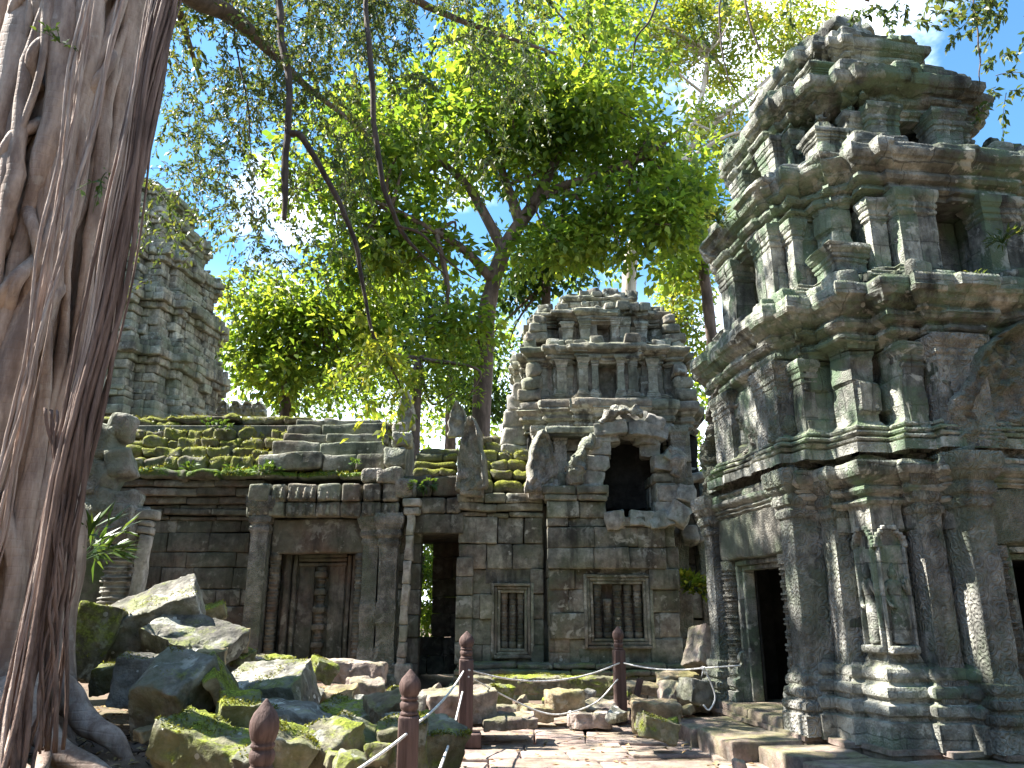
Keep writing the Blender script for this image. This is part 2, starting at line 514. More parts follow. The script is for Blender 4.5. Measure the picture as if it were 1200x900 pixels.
def stone_mat(name, c1, c2, green=0.35, gcol=(0.085, 0.125, 0.07), dark=0.6, lichen=0.35, moss=0.0, mcol=(0.13, 0.16, 0.018),
              bump=0.5, joints=None, carve=None, fig=0.0, rough=0.92, warm=0.0, mlo=0.35, mnoise=0.47, carve_h=0.38, island=0.0, spots=0.0):
    N = NT(name)
    tc = N.n('TexCoord')
    oi = N.n('ObjectInfo')
    rnd = N.math('MULTIPLY', oi.outputs['Random'], 37.0)
    obj = tc.outputs['Object']
    cv = N.n('CombineXYZ', {0: rnd, 1: rnd, 2: rnd}).outputs[0]
    vec = N.n('VectorMath', {0: obj, 1: cv}, operation='ADD').outputs[0]
    n1 = N.noise(vec, 1.1, 6, 0.62)
    n2 = N.noise(vec, 7.0, 8, 0.68)
    n3 = N.noise(vec, 38.0, 4, 0.6)
    col = N.mix(N.ramp(n1, 0.38, 0.62), c1, c2)
    if island:
        ri = N.n('NewGeometry').outputs['Random Per Island']
        wv = N.n('TexWhiteNoise', {'W': N.math('MULTIPLY', ri, 91.7)}, noise_dimensions='1D').outputs['Value']
        tint = N.n('ValToRGB'); e_ = tint.color_ramp.elements
        e_[0].color = (0.6, 0.57, 0.53, 1); e_[1].color = (1.5, 1.5, 1.42, 1)
        for p_, c_ in ((0.25, (1.0, 0.9, 0.8)), (0.5, (0.85, 0.92, 0.78)), (0.75, (1.15, 1.1, 1.02))):
            q_ = e_.new(p_); q_.color = c_ + (1,)
        N.t.links.new(wv, tint.inputs[0])
        col = N.mix(island, col, tint.outputs[0], 'MULTIPLY')
    if joints:
        nm = N.n('SeparateXYZ', {0: tc.outputs['Normal']})
        xyz = N.n('SeparateXYZ', {0: obj})
        sel = N.math('GREATER_THAN', N.math('ABSOLUTE', nm.outputs[0]), N.math('ABSOLUTE', nm.outputs[1]))
        u = N.n('Mix', {0: sel, 2: xyz.outputs[0], 3: xyz.outputs[1]}).outputs[0]
        wob = N.math('MULTIPLY', N.math('SUBTRACT', N.noise(vec, 3.0, 2), 0.5), 0.10)
        bv = N.n('CombineXYZ', {0: N.math('ADD', u, wob), 1: N.math('ADD', xyz.outputs[2], wob), 2: 0.0}).outputs[0]
        bt = N.n('TexBrick', {'Vector': bv, 'Color1': (0.72, 0.72, 0.70, 1), 'Color2': (1.22, 1.2, 1.15, 1), 'Mortar': (0.5, 0.5, 0.48, 1), 'Scale': 1.0,
                              'Mortar Size': 0.008, 'Mortar Smooth': 0.4, 'Brick Width': joints[0], 'Row Height': joints[1]})
        col = N.mix(0.8, col, bt.outputs['Color'], 'MULTIPLY')
    var = N.n('MapRange', {'Value': n2, 'From Min': 0.3, 'From Max': 0.7, 'To Min': 0.45, 'To Max': 1.5}).outputs[0]
    col = N.mix(1.0, col, N.n('CombineXYZ', {0: var, 1: var, 2: var}).outputs[0], 'MULTIPLY')
    if warm:
        nw = N.noise(N.shift(vec, (3.1, 9.4, 2.2)), 0.9, 4, 0.6)
        col = N.mix(N.math('MULTIPLY', N.ramp(nw, 0.47, 0.62), warm), col, (0.20, 0.115, 0.075))
    if green:
        ng = N.noise(N.shift(vec, (13.7, 4.4, 8.1)), 1.0, 7, 0.7)
        col = N.mix(N.math('MULTIPLY', N.ramp(ng, 0.45, 0.6), green), col, gcol)
    if dark:
        nk = N.noise(N.shift(vec, (5.2, 7.7, 1.9), (2.4, 2.4, 0.45)), 1.0, 6, 0.65)
        col = N.mix(N.math('MULTIPLY', N.ramp(nk, 0.5, 0.68), dark), col, (0.028, 0.027, 0.024))
    if lichen:
        nl = N.noise(N.shift(vec, (1.2, 3.7, 11.9)), 4.5, 5, 0.62, 0.4)
        nb = N.noise(N.shift(vec, (9.2, 0.7, 4.9)), 0.8, 3, 0.5)
        col = N.mix(N.math('MULTIPLY', N.math('MULTIPLY', N.ramp(nl, 0.53, 0.63), N.ramp(nb, 0.42, 0.6)), lichen), col, (0.46, 0.46, 0.40))
    if spots:
        sv = N.n('TexVoronoi', {'Vector': vec, 'Scale': 9.0})
        sz = N.n('SeparateColor', {0: sv.outputs['Color']}).outputs[0]
        rim_ = N.math('ADD', sv.outputs['Distance'], N.math('MULTIPLY', N.math('SUBTRACT', n2, 0.5), 0.35))
        sf = N.math('MULTIPLY', N.math('LESS_THAN', rim_, N.math('MULTIPLY', N.math('SUBTRACT', sz, 0.45), 0.55)), N.ramp(N.noise(N.shift(vec, (7.7, 3.1, 0.4)), 1.3, 3), 0.45, 0.6))
        col = N.mix(N.math('MULTIPLY', sf, spots), col, (0.50, 0.50, 0.45))
    if moss:
        gn = N.n('NewGeometry').outputs['Normal']
        gz = N.n('SeparateXYZ', {0: gn}).outputs[2]
        nm1 = N.noise(N.shift(vec, (2.9, 6.2, 3.3)), 1.9, 6, 0.7)
        f = N.math('MULTIPLY', N.ramp(gz, mlo - 0.3, mlo + 0.35), N.ramp(N.math('ADD', nm1, N.math('MULTIPLY', N.math('SUBTRACT', n2, 0.5), 0.35)), mnoise - 0.05, mnoise + 0.07))
        mc = N.mix(N.ramp(n2, 0.35, 0.7), tuple(x * 0.45 for x in mcol), mcol)
        mc = N.mix(N.ramp(n3, 0.4, 0.7), mc, tuple(min(1, x * 1.7) for x in mcol))
        col = N.mix(N.math('MULTIPLY', f, moss), col, mc)
    h = N.math('ADD', N.math('MULTIPLY', n2, 0.9), N.math('MULTIPLY', n3, 0.35))
    vo = N.n('TexVoronoi', {'Vector': vec, 'Scale': 11.0}).outputs['Distance']
    h = N.math('ADD', h, N.math('MULTIPLY', N.ramp(vo, 0.0, 0.35), 0.25))
    if joints:
        h = N.math('SUBTRACT', h, N.math('MULTIPLY', bt.outputs['Fac'], 1.3))
    if carve:
        nm = N.n('SeparateXYZ', {0: tc.outputs['Normal']})
        xyz = N.n('SeparateXYZ', {0: obj})
        sel = N.math('GREATER_THAN', N.math('ABSOLUTE', nm.outputs[0]), N.math('ABSOLUTE', nm.outputs[1]))
        u = N.n('Mix', {0: sel, 2: xyz.outputs[0], 3: xyz.outputs[1]}).outputs[0]
        wn = N.n('TexNoise', {'Vector': vec, 'Scale': 6.0, 'Detail': 2.0}).outputs['Color']
        p = N.n('CombineXYZ', {0: u, 1: xyz.outputs[2], 2: 0.0}).outputs[0]
        p = N.n('VectorMath', {0: p, 1: N.n('VectorMath', {0: wn, 1: (0.018, 0.018, 0.0)}, operation='MULTIPLY').outputs[0]}, operation='ADD').outputs[0]
        ps = N.n('VectorMath', {0: p, 'Scale': 1.0 / carve}, operation='SCALE').outputs[0]
        v1 = N.n('TexVoronoi', {'Vector': ps, 'Scale': 1.0, 'Randomness': 0.25}, voronoi_dimensions='2D')
        dv = N.n('SeparateXYZ', {0: N.n('VectorMath', {0: ps, 1: v1.outputs['Position']}, operation='SUBTRACT').outputs[0]})
        ang = N.math('ARCTAN2', dv.outputs[1], dv.outputs[0])
        rings = N.math('SINE', N.math('ADD', N.math('MULTIPLY', v1.outputs['Distance'], 24.0), N.math('MULTIPLY', ang, 2.0)))
        rings = N.ramp(rings, -0.5, 0.5, -1.0, 1.0)
        v2 = N.n('TexVoronoi', {'Vector': p, 'Scale': 3.6 / carve, 'Randomness': 0.9}, voronoi_dimensions='2D').outputs['Distance']
        cvh = N.math('ADD', N.math('MULTIPLY', rings, 0.7), N.math('MULTIPLY', N.ramp(v2, 0.05, 0.6), -0.5))
        wear = N.ramp(n1, 0.33, 0.5)
        h = N.math('ADD', h, N.math('MULTIPLY', N.math('MULTIPLY', cvh, carve_h), wear))
    bp = N.n('Bump', {'Height': h, 'Strength': bump, 'Distance': 0.035})
    sh = N.n('BsdfPrincipled', {'Base Color': col, 'Roughness': rough, 'Normal': bp.outputs[0], 'Specular IOR Level': 0.25})
    return N.done(sh.outputs[0])

M_TOWER = stone_mat('grey_green_sandstone', (0.10, 0.103, 0.093), (0.40, 0.395, 0.355), green=0.85, gcol=(0.125, 0.18, 0.11), dark=0.9, lichen=0.9, moss=0.25, bump=0.8, joints=(0.62, 0.34), carve=0.12, carve_h=0.14, spots=0.5)
M_CARVED = stone_mat('carved_sandstone', (0.14, 0.14, 0.126), (0.39, 0.375, 0.335), green=0.5, gcol=(0.115, 0.155, 0.09), dark=0.6, lichen=0.5, moss=0.2, bump=1.0, carve=0.17, carve_h=0.75)
M_FINE = stone_mat('fine_carved_sandstone', (0.13, 0.122, 0.106), (0.28, 0.264, 0.225), green=0.5, gcol=(0.13, 0.175, 0.105), dark=0.6, lichen=0.5, moss=0.1, bump=1.0, carve=0.10, carve_h=0.6)
M_SHADE = stone_mat('shade_black_stone', (0.018, 0.017, 0.016), (0.04, 0.038, 0.035), green=0.2, gcol=(0.03, 0.035, 0.03), dark=0.5, lichen=0.0, bump=0.5)  # near-black stone colour, stands in for shade inside the openings
M_PLINTH = stone_mat('plinth_sandstone', (0.220, 0.165, 0.135), (0.320, 0.250, 0.215), green=0.5, gcol=(0.12, 0.13, 0.06), dark=0.4, lichen=0.2, moss=0.3, bump=0.6)
M_BASE = stone_mat('mossy_base_sandstone', (0.105, 0.105, 0.086), (0.165, 0.158, 0.135), green=0.9, gcol=(0.095, 0.14, 0.06), dark=0.5, lichen=0.3, moss=0.6, mcol=(0.14, 0.17, 0.05), bump=0.7)
M_WALL = stone_mat('weathered_ashlar', (0.105, 0.108, 0.098), (0.31, 0.308, 0.275), green=0.5, gcol=(0.10, 0.125, 0.075), dark=0.8, lichen=0.7, moss=0.15, bump=0.7, warm=0.25, island=0.85, spots=0.6)
M_MID = stone_mat('light_weathered_block', (0.17, 0.165, 0.148), (0.36, 0.345, 0.31), green=0.4, gcol=(0.15, 0.175, 0.115), dark=0.8, lichen=0.9, moss=0.2, bump=0.8, warm=0.1, island=0.9)
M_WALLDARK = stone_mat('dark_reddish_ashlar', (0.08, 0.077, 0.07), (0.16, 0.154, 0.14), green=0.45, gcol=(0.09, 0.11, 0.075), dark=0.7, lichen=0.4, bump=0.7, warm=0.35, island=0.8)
M_PALE = stone_mat('pale_lichened_stone', (0.255, 0.238, 0.212), (0.391, 0.365, 0.323), green=0.45, gcol=(0.20, 0.25, 0.165), dark=0.45, lichen=0.7, moss=0.15, bump=0.7)
M_PALECARVED = stone_mat('pale_carved_stone', (0.230, 0.212, 0.187), (0.357, 0.327, 0.289), green=0.45, gcol=(0.18, 0.23, 0.15), dark=0.5, lichen=0.7, moss=0.15, bump=0.9, carve=0.2)
M_ROOF = stone_mat('mossy_roof_stone', (0.104, 0.092, 0.068), (0.168, 0.152, 0.116), green=0.4, dark=0.4, lichen=0.25, moss=0.95, mcol=(0.16, 0.17, 0.018), bump=0.9, mlo=0.0, mnoise=0.455, island=0.6)
M_LEDGE = stone_mat('moss_covered_ledge', (0.096, 0.092, 0.068), (0.152, 0.144, 0.112), green=0.5, dark=0.4, lichen=0.2, moss=1.0, mcol=(0.085, 0.14, 0.016), bump=1.0, mlo=-0.25, mnoise=0.40)
M_FAR = stone_mat('pale_far_tower_stone', (0.21, 0.20, 0.165), (0.37, 0.35, 0.295), green=0.5, gcol=(0.16, 0.19, 0.115), dark=0.7, lichen=0.6, moss=0.2, bump=0.8, island=0.8, spots=0.4)
M_RUB = stone_mat('fallen_sandstone', (0.13, 0.122, 0.105), (0.27, 0.255, 0.22), green=0.45, gcol=(0.11, 0.13, 0.06), dark=0.6, lichen=1.0, moss=0.55, mcol=(0.14, 0.17, 0.02), bump=1.0, mnoise=0.56, spots=0.9)
M_RUBMOSS = stone_mat('mossy_fallen_sandstone', (0.12, 0.11, 0.075), (0.23, 0.21, 0.145), green=0.6, gcol=(0.11, 0.125, 0.04), dark=0.55, lichen=0.5, moss=0.95, mcol=(0.165, 0.195, 0.02), bump=1.0, mlo=0.05, mnoise=0.49, spots=0.6)
M_RUBTAN = stone_mat('tan_fallen_sandstone', (0.22, 0.165, 0.105), (0.42, 0.33, 0.22), green=0.35, gcol=(0.17, 0.16, 0.06), dark=0.5, lichen=0.4, moss=0.4, mcol=(0.15, 0.16, 0.03), bump=1.0)
M_RUBPINK = stone_mat('pinkish_fallen_sandstone', (0.20, 0.155, 0.13), (0.35, 0.28, 0.245), green=0.3, dark=0.5, lichen=0.6, moss=0.3, bump=1.0)
M_PATH = stone_mat('paving_sandstone', (0.225, 0.163, 0.14), (0.335, 0.25, 0.217), green=0.25, gcol=(0.17, 0.17, 0.10), dark=0.25, lichen=0.25, moss=0.12, bump=0.5)

def bark_mat(name, c1, c2, stretch=0.25, scale=6.0, bump=0.6, scars=0.0, pale=0.0):
    N = NT(name)
    tc = N.n('TexCoord'); v = N.shift(tc.outputs['Object'], (0, 0, 0), (1, 1, stretch))
    n1 = N.noise(v, scale, 7, 0.65); n0 = N.noise(tc.outputs['Object'], 1.3, 4, 0.6)
    n3 = N.noise(v, scale * 6, 4, 0.6)
    col = N.mix(N.ramp(n1, 0.35, 0.65), c1, c2)
    col = N.mix(N.math('MULTIPLY', N.ramp(n0, 0.5, 0.7), 0.5), col, tuple(x * 0.5 for x in c1))
    if pale:
        nl = N.noise(N.shift(tc.outputs['Object'], (3, 1, 7)), 5.0, 5, 0.6)
        col = N.mix(N.math('MULTIPLY', N.ramp(nl, 0.58, 0.68), pale), col, (0.5, 0.46, 0.4))
    h = N.math('ADD', n1, N.math('MULTIPLY', n3, 0.4))
    if scars:
        w = N.n('TexWave', {'Vector': N.shift(tc.outputs['Object'], (0, 0, 0), (0.25, 0.25, 1)), 'Scale': 3.2, 'Distortion': 7.0, 'Detail': 3.0, 'Detail Scale': 1.2}, bands_direction='Z').outputs['Fac']
        h = N.math('ADD', h, N.math('MULTIPLY', N.ramp(w, 0.0, 0.16), 0.5 * scars))
    bp = N.n('Bump', {'Height': h, 'Strength': bump, 'Distance': 0.03})
    return N.done(N.n('BsdfPrincipled', {'Base Color': col, 'Roughness': 0.8, 'Normal': bp.outputs[0], 'Specular IOR Level': 0.3}).outputs[0])
M_FIG = bark_mat('smooth_fig_bark', (0.21, 0.15, 0.12), (0.47, 0.37, 0.305), 0.2, 5.0, 0.8, 0.2, 0.35)
M_AERIAL = bark_mat('aerial_root_bark', (0.11, 0.07, 0.055), (0.27, 0.185, 0.15), 0.08, 14.0, 1.0)
M_AERIALPALE = bark_mat('pale_root_fibre', (0.32, 0.23, 0.19), (0.52, 0.42, 0.36), 0.08, 14.0, 0.8)
M_BARK = bark_mat('brown_tree_bark', (0.075, 0.052, 0.038), (0.15, 0.105, 0.08), 0.3, 5.0, 0.8)
M_BARKPALE = bark_mat('pale_tree_bark', (0.36, 0.31, 0.26), (0.52, 0.47, 0.41), 0.3, 5.0, 0.5)
M_LIANA = bark_mat('liana_bark', (0.04, 0.03, 0.024), (0.10, 0.075, 0.06), 0.2, 12.0, 0.6)
M_WOOD = bark_mat('purplish_weathered_wood', (0.06, 0.036, 0.031), (0.13, 0.083, 0.072), 0.06, 16.0, 0.5)

def leaf_mat(name, cols, trans=0.5, tgain=1.7):
    N = NT(name)
    rp = N.n('ValToRGB')
    el = rp.color_ramp.elements
    while len(el) < len(cols): el.new(0.5)
    for i, c in enumerate(cols):
        el[i].position = i / (len(cols) - 1); el[i].color = tuple(c) + (1,)
    g = N.n('NewGeometry')
    nz = N.noise(N.n('TexCoord').outputs['Object'], 0.45, 3, 0.6)
    f = N.math('ADD', N.math('MULTIPLY', g.outputs['Random Per Island'], 0.62), N.math('MULTIPLY', N.math('SUBTRACT', nz, 0.3), 0.9), clamp=True)
    N.t.links.new(f, rp.inputs[0])
    c = rp.outputs[0]
    tcx = N.mix(1.0, c, (tgain * 1.25, tgain * 1.0, tgain * 0.5), 'MULTIPLY')
    d = N.n('BsdfPrincipled', {'Base Color': c, 'Roughness': 0.45, 'Specular IOR Level': 0.4})
    t = N.n('BsdfTranslucent', {'Color': tcx})
    ms = N.n('MixShader', {0: trans, 1: d.outputs[0], 2: t.outputs[0]})
    return N.done(ms.outputs[0])
M_LEAF = leaf_mat('green_leaves', [(0.026, 0.07, 0.014), (0.07, 0.135, 0.02), (0.125, 0.195, 0.03), (0.21, 0.26, 0.042)], 0.58, 2.15)
M_LEAFDARK = leaf_mat('dark_leaves', [(0.018, 0.05, 0.014), (0.04, 0.09, 0.02), (0.07, 0.13, 0.022)], 0.42, 1.6)
M_LEAFFIG = leaf_mat('small_fig_leaves', [(0.022, 0.048, 0.022), (0.045, 0.085, 0.028), (0.085, 0.125, 0.034), (0.19, 0.19, 0.045)], 0.42, 1.6)
M_LEAFYEL = leaf_mat('yellowish_leaves', [(0.07, 0.14, 0.02), (0.13, 0.21, 0.028), (0.2, 0.25, 0.04), (0.3, 0.28, 0.05)], 0.5, 1.8)
M_LEAFPLANT = leaf_mat('bright_plant_leaves', [(0.035, 0.08, 0.018), (0.06, 0.125, 0.026), (0.11, 0.17, 0.035)], 0.35, 1.4)
M_LITTER = leaf_mat('dry_leaves', [(0.16, 0.10, 0.05), (0.28, 0.19, 0.10), (0.42, 0.32, 0.17), (0.33, 0.27, 0.08)], 0.15, 1.0)

def plain_mat(name, col, rough=0.7, bump=0.3, scale=40.0, var=0.25):
    N = NT(name)
    v = N.n('TexCoord').outputs['Object']
    n1 = N.noise(v, scale, 4); n0 = N.noise(v, scale * 0.15, 3)
    c = N.mix(N.ramp(n0, 0.35, 0.65), tuple(x * (1 - var) for x in col), tuple(min(1, x * (1 + var)) for x in col))
    bp = N.n('Bump', {'Height': n1, 'Strength': bump, 'Distance': 0.01})
    return N.done(N.n('BsdfPrincipled', {'Base Color': c, 'Roughness': rough, 'Normal': bp.outputs[0]}).outputs[0])
M_ROPE = plain_mat('white_rope', (0.72, 0.70, 0.66), 0.8, 0.5, 120)
def earth_mat():
    N = NT('earth')
    v = N.n('TexCoord').outputs['Object']
    n1 = N.noise(v, 0.8, 6); n2 = N.noise(v, 9, 8, 0.7); n3 = N.noise(v, 60, 4)
    c = N.mix(N.ramp(n1, 0.35, 0.65), (0.10, 0.065, 0.045), (0.20, 0.14, 0.10))
    c = N.mix(N.ramp(n2, 0.5, 0.7), c, (0.24, 0.17, 0.12))
    ng = N.noise(N.shift(v, (4, 2, 1)), 0.5, 5, 0.65)
    c = N.mix(N.math('MULTIPLY', N.ramp(ng, 0.5, 0.62), 0.5), c, (0.07, 0.085, 0.025))
    bp = N.n('Bump', {'Height': N.math('ADD', n2, N.math('MULTIPLY', n3, 0.5)), 'Strength': 0.8, 'Distance': 0.04})
    return N.done(N.n('BsdfPrincipled', {'Base Color': c, 'Roughness': 0.95, 'Normal': bp.outputs[0]}).outputs[0])
M_EARTH = earth_mat()

M_MOSS = leaf_mat('moss_cushion', [(0.055, 0.075, 0.010), (0.11, 0.13, 0.014), (0.17, 0.19, 0.02), (0.24, 0.24, 0.03)], 0.3, 1.3)
def moss_fuzz(o, n, L=0.03, thr=-0.05, nz=0.3, freq=1.8):
    me = o.data; k = len(me.polygons)
    C = np.empty(k * 3); Nn = np.empty(k * 3); A = np.empty(k)
    me.polygons.foreach_get('center', C); me.polygons.foreach_get('normal', Nn); me.polygons.foreach_get('area', A)
    C = C.reshape(-1, 3); Nn = Nn.reshape(-1, 3)
    if abs(o.rotation_euler.z) > 0: return
    w = A * (Nn[:, 2] > nz) * np.clip((fbm(C * freq + RNG.uniform(0, 50, 3), 3, 3) - thr) * 3, 0, 1)
    if w.sum() < 1e-6: return
    idx = RNG.choice(k, n, p=w / w.sum())
    d = rnd_dir(n) * 0.9 + Nn[idx] * 0.7
    mb = MB()
    leaf_quads(mb, C[idx] + rnd_dir(n) * np.sqrt(A[idx])[:, None] * 0.6 - Nn[idx] * 0.004, d, Nn[idx] + rnd_dir(n) * 0.5, L * RNG.uniform(.5, 1.3, n), L * 0.55)
    m = mb.build('moss', M_MOSS, o, world=False, smooth=False)
    m['kind'] = 'stuff'
    return m
# ------------------------------------------------------------------ ground
def ground_z(x, y):
    x = np.asarray(x, float); y = np.asarray(y, float)
    p = np.stack([x * 0.6, y * 0.6, x * 0], 1)
    z = -0.03 + 0.05 * fbm(p, 77, 3)
    bank = np.clip((-0.9 - x) / 1.6, 0, 1) * np.clip((y - 3) / 3, 0, 1)          # rubble side lies a little higher
    z = z + 0.22 * bank * (3 - 2 * bank) * bank
    onpath = (1 - np.clip((np.abs(x - 0.8) - 2.4) / 0.8, 0, 1))
    z = z * (1 - onpath) + (-0.05) * onpath
    return z
def make_ground():
    mb = MB()
    def grid(xs, ys, f):
        X, Y = np.meshgrid(xs, ys, indexing='ij'); X, Y = X.ravel(), Y.ravel()
        nb = len(ys); na = len(xs)
        i = np.arange(na * nb).reshape(na, nb)
        Q = np.stack([i[:-1, :-1], i[1:, :-1], i[1:, 1:], i[:-1, 1:]], -1).reshape(-1, 4)
        mb.add(np.stack([X, Y, f(X, Y)], 1), Q)
    xs = np.concatenate([[-900, -300, -120, -60, -35, -22], np.linspace(-15, 15, 170), [22, 35, 60, 120, 300, 900]])
    ys = np.concatenate([[-900, -300, -100, -40, -15], np.linspace(-6, 24, 170), [30, 40, 60, 100, 200, 400, 900]])
    grid(xs, ys, ground_z)
    return struct(mb.build('ground', M_EARTH))
make_ground()

# paving: irregular worn slabs laid in courses
def make_path():
    mb = MB()
    y = 1.2
    while y < 12.6:
        h = RNG.uniform(0.45, 1.0)
        x = -1.5 + 0.06 * y + RNG.uniform(-0.3, 0.1)
        xr = 2.6 + 0.02 * y if y < 9.6 else 2.3
        while x < xr:
            w = RNG.uniform(0.5, 1.5)
            if RNG.random() > 0.04:
                V, Q = rbox(w - 0.02, h - 0.02, 0.12, 0.018, 0.16)
                V = V @ rotm(RNG.normal(0, 0.5), RNG.normal(0, 0.5), RNG.normal(0, 1.4)).T
                V = V + np.array((x + w / 2, y + h / 2, -0.055 + RNG.normal(0, 0.008)))
                sk = V[:, :2].copy()
                V[:, 0] += 0.10 * vnoise(np.stack([sk[:, 0] * 0.8, sk[:, 1] * 0.8, sk[:, 0] * 0], 1), 3)
                V[:, 1] += 0.12 * vnoise(np.stack([sk[:, 0] * 0.8, sk[:, 1] * 0.8, sk[:, 0] * 0], 1), 8)
                V[:, 2] += 0.007 * fbm(V * 3, 2, 3)
                mb.add(V, Q)
            x += w
        y += h
    return struct(mb.build('path', M_PATH))
make_path()

# ------------------------------------------------------------------ the big tower on the right
TA = 2.12
STEPS = [(1.34, 2.40), (1.42, 1.96), (1.68, 2.24), (1.76, 1.93), (TA, TA)]
USTEPS = [(1.05, 2.40), (1.18, 1.78), (1.42, 2.24), (1.54, 1.62), (1.88, 1.94)]     # upper storeys, rounder in plan
def local_box(mb, face, a0, a1, d0, d1, z0, z1, **k):
    """box on one face of a tower, a = along, d = depth from the axis"""
    if face == 'front': box(mb, a0, a1, -d1, -d0, z0, z1, **k)
    elif face == 'left': box(mb, -d1, -d0, -a1, -a0, z0, z1, **k)
    elif face == 'right': box(mb, d0, d1, a0, a1, z0, z1, **k)
    else: box(mb, -a1, -a0, d0, d1, z0, z1, **k)
def face_rect(face, a0, a1, d0, d1):
    if face == 'front': return [(a0, -d1), (a1, -d1), (a1, -d0), (a0, -d0)]
    if face == 'left': return [(-d1, -a1), (-d0, -a1), (-d0, -a0), (-d1, -a0)]
    if face == 'right': return [(d0, a0), (d1, a0), (d1, a1), (d0, a1)]
    return [(-a1, d0), (-a0, d0), (-a0, d1), (-a1, d1)]
def face_pt(face, a, d, z):
    if face == 'front': return np.array((a, -d, z))
    if face == 'left': return np.array((-d, -a, z))
    if face == 'right': return np.array((d, a, z))
    return np.array((-a, d, z))
def pilaster_prof(z0, z1, hb, hc, amp):
    return mould(BASE, z0, z0 + hb, amp) + mould(CORN, z1 - hc, z1, amp)
def rib_prof(z0, z1, r, n=9):
    out = [(z0, r * 1.25), (z0 + 0.12, r * 1.25), (z0 + 0.13, r)]
    L = z1 - z0 - 0.26
    for k in range(n):
        zc = z0 + 0.13 + L * (k + 0.5) / n; g = L / n
        big = 1.16 if k % 2 == 0 else 1.08
        for a, f in ((-.46, .92), (-.3, .92), (-.28, big), (-.12, big * 1.03), (-.1, .95), (0.0, 1.1), (.1, .95), (.12, big * 1.03), (.28, big), (.3, .92)):
            out.append((zc + a * g, r * f))
    out += [(z1 - 0.13, r), (z1 - 0.12, r * 1.2), (z1, r * 1.2)]
    return out
def pediment_mesh(w, h, thick, seed, nx=46, nz=44):
    """carved ogee gable, local: x across, z up, front towards -y"""
    zs = np.linspace(0, 1, nz)
    hw = (w / 2) * np.clip(1 - zs ** 2.0, 0, 1) ** 0.62 * (1 + 0.05 * np.sin(zs * 19))
    hw = np.maximum(hw, 0.04)
    s = np.linspace(-1, 1, nx)
    X = hw[:, None] * s[None]; Z = (zs * h)[:, None] + 0 * X
    edge = np.abs(s)[None] + 0 * X
    top = np.maximum(edge, 0)
    rim = np.clip((np.maximum(edge, (zs ** 1.6)[:, None] * 0.9) - 0.74) / 0.06, 0, 1) * np.clip((1.0 - edge) / 0.04, 0, 1)
    P3 = np.stack([X.ravel() * 6.5, Z.ravel() * 6.5, 0 * X.ravel() + seed], 1)
    bumps = np.abs(fbm(P3, seed, 3)).reshape(X.shape)
    fine = np.abs(fbm(P3 * 2.6, seed + 5, 2)).reshape(X.shape)
    worn = np.clip(0.5 + 1.1 * fbm(P3 * 0.25, seed + 9, 2), 0.15, 1).reshape(X.shape)
    # two rows of small seated figures along the foot, one larger figure above
    px = w * 0.105; row = Z / (h * 0.17); fr = row - np.floor(row)
    cx = ((X + 20 * px + 0.5 * px * (np.floor(row) % 2)) % px) / px - 0.5
    body = np.exp(-(cx / 0.27) ** 2) * (np.clip(np.sin(np.clip(fr / 0.62, 0, 1) * math.pi), 0, 1) ** 0.6) + 0.9 * np.exp(-((cx / 0.15) ** 2 + ((fr - 0.75) / 0.12) ** 2))
    figs = 0.085 * body * ((Z > h * 0.03) & (Z < h * 0.35)) * np.clip((0.72 - edge) / 0.05, 0, 1)
    figc = 0.13 * np.exp(-((X / (0.07 * w)) ** 2 + ((Z - h * 0.52) / (0.13 * h)) ** 2)) + 0.12 * np.exp(-((X / (0.035 * w)) ** 2 + ((Z - h * 0.68) / (0.045 * h)) ** 2))
    scroll = 0.05 * np.abs(np.sin(Z * 17 + 4 * np.abs(X))) * rim
    D = thick * 0.5 + thick * 0.30 * rim + (figs + figc) * worn + scroll * worn - 0.09 * bumps * (1 - rim * 0.3) - 0.05 * fine
    F = np.stack([X, -D, Z], -1).reshape(-1, 3)
    B = np.stack([X, 0 * X + thick * 0.2, Z], -1).reshape(-1, 3)
    i = np.arange(nx * nz).reshape(nz, nx)
    q = np.stack([i[:-1, :-1], i[:-1, 1:], i[1:, 1:], i[1:, :-1]], -1).reshape(-1, 4)
    n = nx * nz
    loop = np.concatenate([i[0, :], i[1:, -1], i[-1, -2::-1], i[-2:0:-1, 0]])
    l2 = np.roll(loop, -1)
    sides = np.stack([loop, loop + n, l2 + n, l2], 1)
    return np.concatenate([F, B]), np.concatenate([q, q[:, ::-1] + n, sides])
def face_rot(face):
    return {'front': 0, 'left': -90, 'right': 90, 'back': 180}[face]
